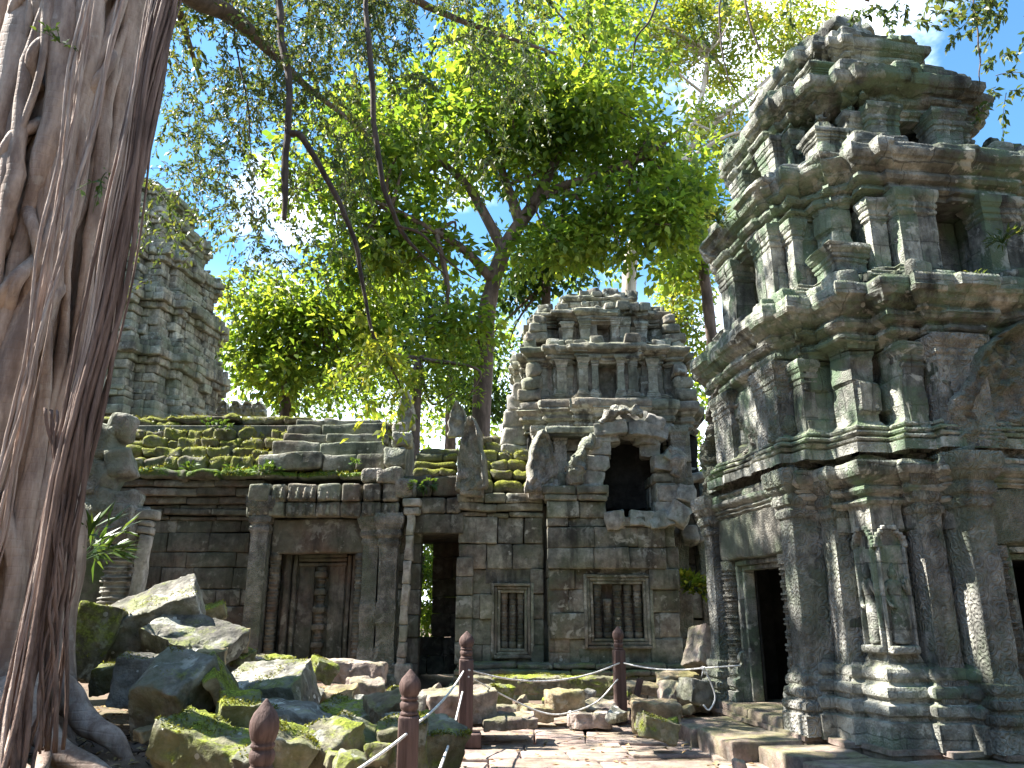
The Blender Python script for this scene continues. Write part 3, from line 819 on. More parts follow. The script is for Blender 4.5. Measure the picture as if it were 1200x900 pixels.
def devata_mesh(mb, org, M, h=0.85):
    """standing carved figure, front towards -y, built as one lofted body with arms"""
    ring = [(0.00, .10, .06), (.03, .13, .07), (.05, .10, .06), (.10, .115, .065), (.30, .125, .07), (.46, .115, .07), (.52, .10, .065), (.58, .075, .055), (.66, .085, .06),
            (.72, .10, .065), (.78, .12, .055), (.81, .09, .05), (.825, .04, .04), (.845, .042, .045), (.87, .058, .06), (.90, .06, .062), (.93, .05, .055), (.95, .06, .05), (1.0, .03, .03), (1.06, .012, .012)]
    th = np.arange(14) * 2 * math.pi / 14
    V = []
    for z, a, b in ring:
        sway = 0.02 * math.sin(z * 6)
        V.append(np.stack([a * np.cos(th) + sway, b * np.sin(th), 0 * th + z], 1))
    V = np.concatenate(V) * h
    n = len(ring); i = np.arange((n - 1) * 14); rr, ss = i // 14, i % 14; nx = (ss + 1) % 14
    Q = np.stack([rr * 14 + ss, rr * 14 + nx, (rr + 1) * 14 + nx, (rr + 1) * 14 + ss], 1)
    mb.add((V @ M.T) + org, Q)
    for pts in ([(-.12, 0, .77), (-.17, -.02, .62), (-.13, -.05, .5), (-.05, -.07, .47)], [(.12, 0, .77), (.18, -.02, .64), (.15, -.06, .74), (.12, -.07, .84)]):
        pth = (smooth_path(np.array(pts) * h, 10) @ M.T) + org
        tube(mb, pth, [0.03 * h, 0.024 * h, 0.03 * h], 7)

def make_right_tower():
    T = thing('temple_tower', 'tall dark green-stained stone tower with carved pilasters and two doorways beside the paved path', 'tower', (5.67, 10.84, 0), R(8.3))
    Z0 = 0.25
    # plinth
    mb = MB()
    pl, of = plan([(1.6, 2.92), (2.0, 2.7), (2.52, 2.52)], 1.0)
    loft(mb, pl, [(-0.1, 0.10), (0.07, 0.10), (0.075, 0.07), (0.13, 0.065), (0.135, 0.08)], of, 0.09, True, False, 0.02, 0.02, 5, row=0.5, bwid=0.9)
    loft(mb, pl, [(0.12, -0.16), (0.2, -0.15), (0.205, -0.13), (0.255, -0.135)], of, 0.09, True, False, 0.02, 0.018, 6, row=0.5, bwid=0.8)
    for (x0, x1, y0, y1, z1) in ((-3.62, -2.75, -0.35, 0.55, 0.20), (-3.56, -2.72, -1.38, -0.37, 0.205), (-3.3, -2.5, -2.2, -1.4, 0.185), (-3.22, -2.35, -3.0, -2.22, 0.175), (-2.33, -1.3, -3.12, -2.5, 0.18), (-1.28, 0.1, -3.2, -2.55, 0.185), (0.12, 1.6, -3.25, -2.5, 0.18)):
        box(mb, x0, x1, y0, y1, -0.12, z1, r=0.025, seg=0.1, amp=0.02, freq=2.2, jit=0.6)
    for f in ('left', 'front'):                      # worn door steps
        local_box(mb, f, -0.92, 0.94, 1.2, 2.76, 0.2, 0.36, r=0.03, amp=0.012)
    mb.build('plinth', M_PLINTH, T, world=False, sharp=35)
    # ground storey
    mb = MB()
    doors = {0: 0.80, 1: 0.01, 2: 0.01, 3: 0.67}                  # front, right, back, left
    half = [(x, y) for x, y, f in side_pts(STEPS)]
    nl = len(STEPS) * 2 - 1
    rot4 = lambda p, k: (p[0] * (1, 0, -1, 0)[k] - p[1] * (0, 1, 0, -1)[k], p[0] * (0, 1, 0, -1)[k] + p[1] * (1, 0, -1, 0)[k])
    for k in range(4):
        kp = (k + 3) % 4
        wn, wp, d0 = doors[k], doors[kp], STEPS[0][1]
        L_ = half[:nl] + [(-wn, -d0)]
        R_ = [(-x, y) for x, y in half[1:nl][::-1]]
        R_ = [(wp, -d0)] + R_
        pts = [rot4(p, kp) for p in R_] + [rot4(p, k) for p in L_] + [rot4((-wn, -2.22), k), rot4((-1.25, -2.22), k), rot4((-1.25, -1.78), k), rot4((-1.78, -1.78), k), rot4((1.25, -1.78), kp), rot4((1.25, -2.22), kp), rot4((wp, -2.22), kp)]
        O = miter(pts)
        O[0] = rot4((0, -1), kp); O[len(R_) + len(L_) - 1] = rot4((0, -1), k); O[-7:] = 0
        loft(mb, pts, mould(BASE, Z0 - 0.02, 1.12, 0.2) + [(1.3, 0.0), (2.22, 0.0)], O, 0.04, True, False, 0.012, 0.012, 1 + k)
    mb.build('wall', M_TOWER, T, world=False, sharp=33)
    mb = MB()                                       # added lining, near-black colour paints in the shade behind the doors
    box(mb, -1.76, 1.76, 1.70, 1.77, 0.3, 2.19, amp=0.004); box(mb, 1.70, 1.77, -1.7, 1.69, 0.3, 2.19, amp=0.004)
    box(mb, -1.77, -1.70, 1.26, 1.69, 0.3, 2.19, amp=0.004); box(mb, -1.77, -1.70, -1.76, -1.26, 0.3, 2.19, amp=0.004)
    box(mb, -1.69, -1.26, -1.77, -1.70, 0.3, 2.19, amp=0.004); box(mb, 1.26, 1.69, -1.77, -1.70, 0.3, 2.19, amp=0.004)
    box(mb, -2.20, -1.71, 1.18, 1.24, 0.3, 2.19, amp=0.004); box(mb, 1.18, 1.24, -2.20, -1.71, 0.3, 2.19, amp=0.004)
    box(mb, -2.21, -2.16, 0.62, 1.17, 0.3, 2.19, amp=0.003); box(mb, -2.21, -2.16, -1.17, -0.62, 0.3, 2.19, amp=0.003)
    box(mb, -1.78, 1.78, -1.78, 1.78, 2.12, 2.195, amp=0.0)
    mb.build('shade_lining', M_SHADE, T, world=False)
    mb = MB()
    p0, o0 = plan(STEPS, 1.0)
    loft(mb, p0, [(2.2, 0.0), (2.62, 0.0)] + mould(CORN, 2.62, 3.12, 0.2), o0, 0.04, True, True, 0.03, 0.018, 2)
    loft(mb, p0, [(3.1, 0.02), (3.2, -0.02), (3.21, -0.1), (3.3, -0.14)], o0, 0.06, True, False, 0.03, 0.05, 3)
    mb.build('entablature', M_TOWER, T, world=False, sharp=33)
    # upper storeys: scale, z0, z1, base height, cornice height, niche
    # every storey leans back on the one below
    tiers = [(0.89, 3.22, 5.2, 0.40, 0.72, 0.29, None, 11, (-0.40, -0.30)), (0.75, 5.18, 7.05, 0.34, 0.66, 0.26, (0.42, 0.5), 12, (-0.58, -0.42)),
             (0.60, 7.03, 8.4, 0.28, 0.56, 0.22, (0.34, 0.5), 13, (-0.68, -0.45)), (0.425, 8.38, 9.35, 0.22, 0.44, 0.17, (0.2, 0.25), 14, (-0.66, -0.38))]
    for (s, za, zb, hb, hc, amp, notch, sd_, shf) in tiers:
        mb = MB()
        pz, oz = plan(USTEPS, s, notch)
        loft(mb, pz, mould(BASE, za, za + hb, amp * 0.7) + [(zb - hc - 0.02, 0)], oz, 0.042, True, False, 0.03, 0.022, sd_, chunk=0.05)
        pc, oc = plan(USTEPS, s)
        loft(mb, pc, mould(CORN, zb - hc, zb, amp) + [(zb + 0.03, amp * 0.55), (zb + 0.10, 0.0)], oc, 0.036, True, True, 0.045, 0.022, sd_ + 20, row=0.24, bwid=0.42, chunk=0.12)
        # broken cornice stones on top
        RNG2 = np.random.default_rng(sd_)
        mb2 = mb
        poly = np.asarray(pc)
        pp = poly + (amp * 0.55) * miter(poly)
        for i in range(len(pp)):
            a, b = pp[i], pp[(i + 1) % len(pp)]
            l = np.linalg.norm(b - a)
            if l < 0.2: continue
            ux = (b - a) / l; nn = np.array((ux[1], -ux[0]))
            x = 0.0
            while x < l - 0.1:
                w = min(RNG2.uniform(0.22, 0.5), l - x)
                if RNG2.random() < 0.72:
                    hh = RNG2.uniform(0.08, 0.24); c2 = a + ux * (x + w / 2) - nn * RNG2.uniform(0.08, 0.2)
                    block(mb2, (c2[0], c2[1], zb + hh / 2), (w - 0.02, 0.3, hh), basis(ux, nn) @ rotm(*RNG2.normal(0, 3, 3)), 0.04, 0.1, 0.025, 4)
                x += w
        mb.move(shf).build('tier', M_TOWER, T, world=False, sharp=33)
    # ruined top
    mb = MB()
    pt, ot = plan([(0.3, 0.66), (0.46, 0.56), (0.54, 0.46)], 1.0)
    loft(mb, pt, mould(BASE, 9.33, 9.5, 0.08) + mould(CORN, 9.58, 9.9, 0.12), ot, 0.045, True, False, 0.05, 0.03, 51, chunk=0.12)
    for k in range(34):
        a = RNG.uniform(0, 2 * math.pi); rr = RNG.uniform(0.05, 0.48)
        block(mb, (rr * math.cos(a), rr * math.sin(a), RNG.uniform(9.88, 10.0 + 0.42 * (1 - rr))), (RNG.uniform(.3, .6), RNG.uniform(.25, .5), RNG.uniform(.2, .34)), rotm(*RNG.normal(0, 9, 2), RNG.uniform(0, 180)), 0.05, 0.1, 0.03, 4, cuts=2)
    mb.move((-0.5, -0.28)).build('crown_stones', M_TOWER, T, world=False, sharp=40)
    # miniature spires standing on the corners of each storey
    for (s, z, h, shf) in ((0.89, 5.22, 0.85, (-.38, -.3)), (0.75, 7.07, 0.7, (-.58, -.42)), (0.60, 8.45, 0.5, (-.68, -.45))):
        for sx in (-1, 1):
            for sy in (-1, 1):
                mb = MB(); q = s * 1.9 - 0.17
                if RNG.random() < 0.15: continue
                w = 0.24 * s
                px, py = sx * q, sy * q
                sq = [(px - w, py - w), (px + w, py - w), (px + w, py + w), (px - w, py + w)]
                loft(mb, sq, mould(BASE, z, z + h * .35, .05) + mould(CORN, z + h * .4, z + h * .7, .07) + [(z + h * .72, -.05), (z + h * .95, -.1), (z + h, -0.17)], None, 0.06, True, False, 0.02, 0.035, int(z * 7))
                mb.move(shf).build('corner_spire', M_TOWER, T, world=False, sharp=35)
    # doors, porch pilasters, pediments
    for f in ('left', 'front', 'right', 'back'):
        seen = f in ('left', 'front')
        sg = 0.05 if seen else 0.12
        for (a0, a1) in ((-1.36, -1.06), (1.06, 1.36)):
            mb = MB()
            loft(mb, face_rect(f, a0, a1, 2.2, 2.62), pilaster_prof(Z0, 3.16, 0.72, 0.62, 0.13), None, sg, True, False, 0.0, 0.014, 61)
            mb.build('pilaster', M_CARVED, T, world=False, sharp=33)
        for (a0, a1) in ((-1.68, -1.42), (1.42, 1.68)):
            mb = MB()
            loft(mb, face_rect(f, a0, a1, 1.95, 2.30), pilaster_prof(Z0, 3.10, 0.74, 0.6, 0.11), None, sg, True, False, 0.0, 0.014, 62)
            mb.build('pilaster', M_CARVED, T, world=False, sharp=33)
        if seen:
            dw = 0.67 if f == 'left' else 0.80
            for a in (-dw - 0.19, dw + 0.19):
                mb = MB(); c = face_pt(f, a, 2.46, 0)
                lathe(mb, (c[0], c[1], 0), rib_prof(0.34, 2.2, 0.105, 11), 12, 0.006)
                mb.build('colonnette', M_FINE, T, world=False, sharp=35)
            fr = MB()
            for k, (w, d) in enumerate(((dw + 0.06, 2.44), (dw - 0.005, 2.38))):
                for sgn in (-1, 1):
                    a0, a1 = sorted((sgn * w, sgn * (w - 0.065)))
                    local_box(fr, f, a0, a1, d - 0.16, d, 0.36, 2.2 - 0.065 * k, r=0.012, amp=0.004)
                local_box(fr, f, -(w - 0.066), w - 0.066, d - 0.16, d, 2.2 - 0.065 * (k + 1) + 0.002, 2.2 - 0.065 * k, r=0.012, amp=0.004)
            fr.build('door_frame', M_TOWER, T, world=False)
            mb = MB()
            if f == 'left': V, Q = pediment_mesh(2.8, 1.95, 0.34, 5, 120, 100)
            else: V, Q = pediment_mesh(2.8, 1.8, 0.34, 9, 120, 100)
            V = V + 0.02 * vecn(V * 5, 3)
            V = V @ rotm(0, 0, face_rot(f)).T + face_pt(f, 0, 2.36, 2.98)
            mb.add(V, Q)
            mb.build('pediment', M_FINE, T, world=False)
        mb = MB()
        local_box(mb, f, -1.06, 1.06, 2.2, 2.52, 2.22, 2.80, r=0.03, seg=0.1, amp=0.02)
        mb.build('lintel', M_FINE, T, world=False)
        mb = MB()
        loft(mb, face_rect(f, -1.4, 1.4, 2.1, 2.52), mould(CORN, 2.8, 3.02, 0.12), None, sg, True, True, 0.015, 0.02, 71)
        mb.build('pediment_base', M_TOWER, T, world=False, sharp=35)
        # upper false porch with little pilasters on each storey
        for (s, za, zb, wd, shf) in ((0.89, 3.24, 4.52, 0.15, (-.38, -.3)), (0.75, 5.2, 6.45, 0.12, (-.58, -.42)), (0.60, 7.05, 7.9, 0.10, (-.68, -.45))):
            for a in (-0.92, -0.6, 0.6, 0.92):
                for_d = 2.4 * s
                mb = MB()
                loft(mb, face_rect(f, a * s - wd, a * s + wd, for_d - 0.2, for_d + 0.10), pilaster_prof(za, zb, 0.26, 0.34, 0.06), None, 0.05, True, False, 0.01, 0.018, 81)
                mb.move(shf).build('upper_pilaster', M_CARVED if s > 0.8 else M_TOWER, T, world=False, sharp=35)
            for a in (-1.28, 1.28):
                mb = MB()
                loft(mb, face_rect(f, a * s - 0.11, a * s + 0.11, 2.12 * s, 2.30 * s), pilaster_prof(za, zb - 0.05, 0.24, 0.32, 0.06), None, 0.05, True, False, 0.01, 0.018, 82)
                mb.move(shf).build('upper_pilaster', M_TOWER, T, world=False, sharp=35)
    # corner piers with the standing figures in niches, near corner (-,-)
    for f, a in (('left', 1.95), ('front', -1.95)):
        mb = MB()
        M = rotm(0, 0, face_rot(f))
        devata_mesh(mb, face_pt(f, a, 2.128, 1.22), M, 0.78)
        ped = MB()
        mb.warp(0.006, 9)
        mb.build('devata_relief', M_TOWER, T, world=False)
        mb = MB()
        for sg in (-1, 1):
            a0, a1 = sorted((a + sg * 0.135, a + sg * 0.165)); local_box(mb, f, a0, a1, 2.04, 2.17, 1.13, 2.2, r=0.012, amp=0.006)
        for t in np.linspace(0, 1, 7)[:-1]:
            w0 = 0.15 * math.cos(t * math.pi / 2)
            for sg in (-1, 1):
                a0, a1 = sorted((a + sg * w0, a + sg * (w0 + 0.05))); local_box(mb, f, a0, a1, 2.04, 2.165, 2.2 + 0.22 * t, 2.25 + 0.22 * t, r=0.012, amp=0.006)
        local_box(mb, f, a - 0.16, a + 0.16, 2.04, 2.21, 1.12, 1.2, r=0.02, amp=0.008)
        mb.build('niche_frame', M_TOWER, T, world=False)
    for f, a in (('left', 0.96), ('front', -0.96)):       # second-storey figures
        mb = MB(); devata_mesh(mb, face_pt(f, a * 0.9, 2.4 * 0.89 + 0.05, 3.62) + np.array((-.38, -.3, 0)), rotm(0, 0, face_rot(f)), 0.7)
        mb.warp(0.012, 7)
        mb.build('devata_relief', M_TOWER, T, world=False)
    return T
TOWER = make_right_tower()

# ------------------------------------------------------------------ block-built towers (middle and far left)
def block_tower(T, tiers, steps, mat, core_mat, bw=0.5, top=None, drop=0.03):
    for (s, za, zb, courses, jit, notch) in tiers:
        core = MB()
        pc, oc = plan(steps, s, notch)
        loft(core, pc, [(za - 0.05, -0.12), (zb, -0.12)], oc, 0.3, True, True, 0, 0.01)
        mb = core
        pw, _ = plan(steps, s)
        n = len(courses); z = za
        for off, hf in courses:
            h = (zb - za) * hf
            sk = None
            if notch and (off < 0.06 or notch[1] > 1):
                sk = (lambda q_, nw=notch[0] + 0.05, dd=steps[0][1] * s: (abs(q_[0]) < nw and abs(q_[1]) > dd - 0.4 and (q_[1] < 0 or notch[1] < 1)) or (notch[1] < 1 and abs(q_[1]) < nw and abs(q_[0]) > dd - 0.4))
            course(mb, pw, z, h, off * s, 0.42, bw, jit, drop, 0.02, 0.035, 0.16, skip=sk)
            z += h
        mb.build('tier', mat, T, world=False)
    if top:
        mb = MB()
        for k in range(top[0]):
            a = RNG.uniform(0, 2 * math.pi); rr = top[1] * math.sqrt(RNG.random())
            zz = top[2] + top[3] * (1 - rr / top[1]) * RNG.random()
            block(mb, (rr * math.cos(a), rr * math.sin(a), zz), (RNG.uniform(.35, .75), RNG.uniform(.3, .6), RNG.uniform(.22, .4)), rotm(*RNG.normal(0, 7, 2), RNG.uniform(0, 180)), 0.05, 0.13, 0.03, 4, cuts=2)
        mb.build('crown_stones', mat, T, world=False)
CRS = [(0.16, .10), (0.10, .08), (0.02, .14), (-0.02, .15), (0.0, .15), (0.12, .11), (0.22, .14), (0.12, .13)]
FSTEPS = [(1.3, 3.45), (1.4, 3.15), (2.0, 3.2), (2.1, 2.85), (2.6, 2.65)]
FT = thing('temple_tower', 'pale weathered stone tower rising behind the mossy roof beside the fig trunk', 'tower', (-13.5, 24.5, 0), R(-8))
block_tower(FT, [(1.0, 0, 5.4, [(0.0, .2), (0, .2), (0.0, .2), (0.0, .2), (0.1, .2)], 0.03, None),
                 (1.0, 5.4, 7.4, CRS, 0.06, None), (0.98, 7.4, 9.3, CRS, 0.06, None), (0.92, 9.3, 11.1, CRS, 0.06, None),
                 (0.83, 11.1, 12.7, CRS, 0.06, None), (0.71, 12.7, 14.1, CRS, 0.06, None), (0.55, 14.1, 15.3, CRS, 0.06, None)], FSTEPS, M_FAR, M_WALLDARK, 0.5, (26, 1.3, 15.3, 0.9), 0.04)

# ------------------------------------------------------------------ gallery with the false door (left of the middle)
GA = thing('temple_gallery', 'long low stone gallery with moss-covered stepped roof and carved false door', 'temple building', (-4.5, 17.0, 0))
def ledge_row(mb, x0, x1, yf, z0, z1, depth=0.6, bw=0.9, jit=0.04, amp=0.03, seg=0.1, r=0.05):
    x = x0
    while x < x1 - 1e-3:
        w = bw * RNG.uniform(0.6, 1.4)
        if x + w > x1 - bw * 0.4: w = x1 - x
        h = z1 - z0
        block(mb, (x + w / 2, yf + depth / 2 + RNG.normal(0, jit), (z0 + z1) / 2 + RNG.normal(0, jit * 0.25)), (w - 0.012, depth, h * RNG.uniform(0.93, 1.04)), rotm(RNG.normal(0, 1.2), RNG.normal(0, 1.0), RNG.normal(0, 1.2)), r, seg, amp, 3.5)
        x += w
mb = MB()
ashlar(mb, (-12.5, 16.6, 0), (1, 0), (0, -1), 7.4, 0.1, 3.35, 0.37, 0.75, 0.5, 0.015)
mb.build('wall', M_WALLDARK, GA)
mb = MB()
for k, (yf, z0, z1) in enumerate(((16.52, 3.35, 3.43), (16.42, 3.44, 3.56), (16.5, 3.57, 3.66), (16.38, 3.67, 3.82), (16.27, 3.83, 4.0), (16.17, 4.0, 4.14))):
    ledge_row(mb, -12.5, -5.2, yf, z0, z1, 0.7, 1.1, 0.012, 0.012, 0.2, 0.025)
mb.build('cornice', M_WALLDARK, GA)
mb = MB()
ledge_row(mb, -12.5, -5.15, 16.02, 4.15, 4.36, 0.8, 0.9, 0.03, 0.045, 0.08, 0.07)
ledge_row(mb, -5.3, -2.9, 16.0, 4.15, 4.3, 0.8, 0.9, 0.03, 0.035, 0.08, 0.06)
moss_fuzz(mb.build('ledge', M_LEDGE, GA), 9000, 0.05, -0.4, -0.2)
mb = MB()
rz = 4.38
for k, (h, yf) in enumerate(((0.30, 16.45), (0.27, 16.72), (0.26, 17.0), (0.25, 17.3), (0.24, 17.62), (0.16, 17.5))):
    ledge_row(mb, -12.5, -5.3 + 0.12 * k, yf, rz, rz + h, 0.75, 0.42 if k < 5 else 0.9, 0.06, 0.06, 0.06, 0.06)
    rz += h
moss_fuzz(mb.build('roof', M_ROOF, GA), 11000, 0.045, -0.05, 0.1, 1.2)
# body behind so no light leaks through
mb = MB()
box(mb, -12.5, -2.45, 16.9, 20.0, 0, 4.3, amp=0); box(mb, -12.5, -2.5, 17.4, 19.5, 4.3, 5.6, amp=0)
mb.build('core', M_WALLDARK, GA)
# the false-door porch
mb = MB()
ashlar(mb, (-5.35, 16.1, 0), (1, 0), (0, -1), 3.2, 0.1, 3.3, 0.4, 0.6, 0.7, 0.012, holes=((0.6, 2.3, 0.0, 2.6),))
mb.build('porch_wall', M_WALL, GA)
mb = MB()
box(mb, -4.85, -2.98, 15.88, 16.2, 2.62, 3.30, 0.03, 0.12, 0.025, 2.5)
mb.build('lintel', M_WALLDARK, GA)
mb = MB(); loft(mb, [(-5.24, 15.72), (-4.90, 15.72), (-4.90, 16.15), (-5.24, 16.15)], pilaster_prof(0.1, 3.75, 0.5, 0.8, 0.12), None, 0.035, True, False, 0.0, 0.008, 91)
mb.build('pilaster', M_CARVED, GA, sharp=35)
for (x0, x1, yf) in ((-3.0, -2.68, 15.82), (-2.66, -2.28, 15.74)):
    mb = MB(); loft(mb, [(x0, yf), (x1, yf), (x1, 16.2), (x0, 16.2)], pilaster_prof(0.1, 3.4, 0.5, 0.7, 0.10), None, 0.035, True, False, 0.018, 0.008, 92, row=0.42, bwid=5)
    mb.build('pilaster', M_CARVED, GA, sharp=35)
mb = MB()                                       # carved frieze blocks with rows of small worn figures
x = -5.35
for w in (0.45, 0.32, 0.62, 0.5, 0.42, 0.4, 0.36):
    box(mb, x, x + w - 0.012, 15.68 + RNG.normal(0, .02), 16.3, 3.32, 3.62, 0.03, 0.1, 0.02)
    box(mb, x + 0.03, x + w - 0.02, 15.62 + RNG.normal(0, .02), 16.3, 3.63, 3.98, 0.03, 0.1, 0.02)
    for k in range(int(w / 0.15)):
        cx = x + 0.09 + k * 0.15
        lathe(mb, (cx, 15.655, 3.66), [(0, .055), (.05, .06), (.10, .035), (.15, .05), (.18, .02), (.215, .03), (.25, .008)], 8, 0.006)
        lathe(mb, (cx, 15.70, 3.36), [(0, .05), (.05, .055), (.14, .04), (.18, .05), (.22, .01)], 8, 0.006)
    x += w
mb.build('frieze', M_WALL, GA)
mb = MB()                                       # false door leaves, deep set, with a carved middle strip
box(mb, -4.72, -3.08, 16.3, 16.45, 0.2, 2.62, 0.01, 0.2, 0.01)
for (a, b, y) in ((-4.62, -4.5, 16.12), (-4.46, -4.38, 16.18), (-3.36, -3.28, 16.18), (-3.24, -3.12, 16.12)):
    box(mb, a, b, y, 16.32, 0.25, 2.6, 0.02, 0.15, 0.012)
for (a, b, y) in ((-4.34, -4.02, 16.24), (-3.72, -3.4, 16.24)):
    box(mb, a, b, y, 16.32, 0.3, 2.4, 0.02, 0.15, 0.012)
for z in (2.38, 2.47, 2.55):
    box(mb, -4.36, -3.38, 16.2 - 0.1 * (z - 2.38), 16.33, z, z + 0.07, 0.015, 0.15, 0.008)
lathe(mb, (-3.87, 16.22, 0), rib_prof(0.35, 2.36, 0.085, 9), 8, 0.005)
for k in range(6): box(mb, -3.99, -3.75, 16.1, 16.32, 0.45 + k * 0.34, 0.57 + k * 0.34, 0.02, 0.1, 0.01)
mb.build('false_door', M_WALLDARK, GA)
for xx in (-4.78, -3.05):
    mb = MB(); lathe(mb, (xx, 16.0, 0), rib_prof(0.2, 2.62, 0.10, 15), 10, 0.006)
    mb.build('colonnette', M_WALLDARK, GA)
# big squared courses above the false door
mb = MB()
zz = 4.32
for (h, yf, xs) in ((0.36, 16.05, (-5.3, -4.0, -3.25, -2.62)), (0.30, 16.3, (-5.15, -4.1, -2.75)), (0.2, 16.45, (-5.0, -4.05, -2.7)), (0.24, 16.62, (-4.95, -4.2, -2.75)), (0.16, 16.75, (-4.8, -4.2, -2.9))):
    for a, b in zip(xs[:-1], xs[1:]):
        block(mb, ((a + b) / 2, yf + 0.4 + RNG.normal(0, .03), zz + h / 2), (b - a - 0.02, 0.8, h), rotm(RNG.normal(0, 1.2), RNG.normal(0, 1.2), RNG.normal(0, 2)), 0.03, 0.12, 0.03, 3)
    zz += h + 0.005
mb.build('roof_block', M_WALL, GA)
mb = MB()
for (a, b, yf, z, h) in ((-4.0, -2.65, 16.6, 5.2, 0.14), (-3.8, -2.7, 16.9, 5.36, 0.14), (-4.05, -2.7, 16.35, 4.72, .1)):
    ledge_row(mb, a, b, yf, z, z + h, 0.7, 0.7, 0.05, 0.05, 0.09, 0.05)
moss_fuzz(mb.build('roof', M_ROOF, GA), 1800, 0.045); mb = MB()
for (a, b, yf, z, h) in ((-2.1, -1.2, 16.2, 4.22, .16), (-2.1, -1.2, 16.4, 4.42, .17), (-2.1, -1.2, 16.6, 4.62, .17), (-2.05, -1.2, 16.8, 4.8, .16)):
    ledge_row(mb, a, b, yf, z, z + h, 0.7, 0.6, 0.03, 0.04, 0.09, 0.05)
mb.build('roof', M_ROOF, GA)
mb = MB()                                       # pediment stump stones over the doorway jamb
for (x, y, z, w, d, h) in ((-2.42, 15.9, 4.35, .42, .5, .4), (-2.3, 15.95, 4.78, .4, .5, .3), (-2.36, 16.0, 5.08, .3, .4, .22), (-2.5, 15.85, 3.98, .5, .6, .36), (-2.18, 15.82, 3.72, .36, .5, .38), (-2.85, 15.9, 4.0, .4, .5, .3)):
    block(mb, (x, y, z + h / 2), (w, d, h), rotm(*RNG.normal(0, 3, 3)), 0.05, 0.1, 0.03, 4, cuts=1)
mb.build('pediment_stone', M_PALECARVED, GA)
# narrow doorway between the two buildings
mb = MB()
ashlar(mb, (-2.28, 16.15, 0), (1, 0), (0, -1), 0.42, 0.1, 3.3, 0.45, 0.5, 0.4, 0.02)
ashlar(mb, (-2.28, 18.6, 0), (1, 0), (0, -1), 1.5, 0.1, 3.4, 0.45, 0.5, 0.4, 0.02, holes=((0.02, 0.42, 1.1, 2.75),))
box(mb, -2.6, -2.3, 16.2, 18.8, 0, 3.4, amp=0.005)
box(mb, -2.3, -1.0, 15.95, 18.9, 3.02, 3.4, amp=0.01)
ledge_row(mb, -2.3, -1.05, 15.9, 3.42, 3.75, 1.5, 0.7, 0.02, 0.02)
ledge_row(mb, -2.3, -1.05, 16.0, 3.76, 4.2, 1.5, 0.6, 0.03, 0.03)
mb.build('doorway', M_WALLDARK, GA)
mb = MB(); V0 = smooth_path([(-2.12, 15.72, 0.35), (-2.1, 15.72, 1.6), (-2.02, 15.74, 3.4)], 9)
for a, b in zip(V0[:-1], V0[1:]):
    c = (a + b) / 2; block(mb, c, (0.15, 0.2, np.linalg.norm(b - a) - 0.01), rotm(0, 2, 0), 0.02, 0.1, 0.02, 5)
box(mb, -2.17, -1.87, 15.6, 15.9, 3.35, 3.5, 0.03, 0.1, 0.02); box(mb, -2.2, -1.84, 15.58, 15.9, 3.52, 3.68, 0.03, 0.1, 0.02); box(mb, -2.25, -1.92, 15.6, 15.95, 0.15, 0.55, 0.04, 0.1, 0.03)
mb.build('leaning_pilaster', M_PALE, GA)
def antefix(parent, c, w, h, d, mat, tilt=0, seed=0):
    mb = MB()
    V, Q = pediment_mesh(w, h, d, seed, 14, 22)
    V = V + 0.02 * vecn(V * 6, seed)
    mb.add(V @ rotm(0, tilt, RNG.normal(0, 6)).T + np.asarray(c), Q)
    return mb.build('antefix', mat, parent)
p = P(475, 505, 16.9); antefix(GA, p, 0.42, 0.92, 0.26, M_PALE, 1, 3)
p = P(538, 512, 16.9); antefix(GA, p, 0.48, 0.78, 0.26, M_PALE, -4, 4)
for k, u in enumerate((262, 278, 292, 303)):
    p = P(u, 488, 18.0); antefix(GA, p, 0.36, 0.36, 0.22, M_PALE, RNG.normal(0, 3), 20 + k)
# plinth courses along the front
mb = MB()
for (yf, z0, z1) in ((15.3, -0.1, 0.12), (15.5, 0.12, 0.3)):
    ledge_row(mb, -9.0, -2.2, yf, z0, z1, 1.2, 0.9, 0.03, 0.03)
mb.build('plinth', M_WALL, GA)

# ------------------------------------------------------------------ middle tower with blind windows and the broken gable
CT = thing('temple_tower', 'ruined grey block tower with blind baluster windows and a dark hole in its gable', 'tower', (2.1, 18.2, 0))
mb = MB()
for (yf, z0, z1, x0) in ((15.05, -0.1, 0.1, -1.3), (15.25, 0.1, 0.22, -1.2), (15.42, 0.22, 0.34, -1.1), (15.34, 0.34, 0.44, -1.1), (15.48, 0.44, 0.54, -1.05)):
    ledge_row(mb, x0, 3.5, yf, z0, z1, 1.2, 1.0, 0.02, 0.022, 0.12, 0.03)
mb.build('plinth', M_BASE, CT)
mb = MB()
ashlar(mb, (-1.08, 16.05, 0), (1, 0), (0, -1), 1.72, 0.5, 3.35, 0.42, 0.55, 0.5, 0.035, tilt=0.9, holes=((0.7, 1.45, 0.62, 1.98),))
box(mb, -1.0, -0.62, 16.3, 19, 0, 3.5, amp=0.0)
box(mb, 0.5, 0.9, 16.2, 16.9, 0.1, 3.6, amp=0.01)
for (yf, z0, z1) in ((15.98, 3.36, 3.46), (15.9, 3.47, 3.62), (15.84, 3.63, 3.82)):
    ledge_row(mb, -1.12, 0.64, yf, z0, z1, 0.7, 0.6, 0.015, 0.02, 0.12, 0.03)
ashlar(mb, (-1.12, 15.96, 0), (1, 0), (0, -1), 0.34, 0.5, 2.55, 0.38, 0.5, 0.3, 0.02)
mb.build('wall', M_WALL, CT)
mb = MB()
rz = 3.84
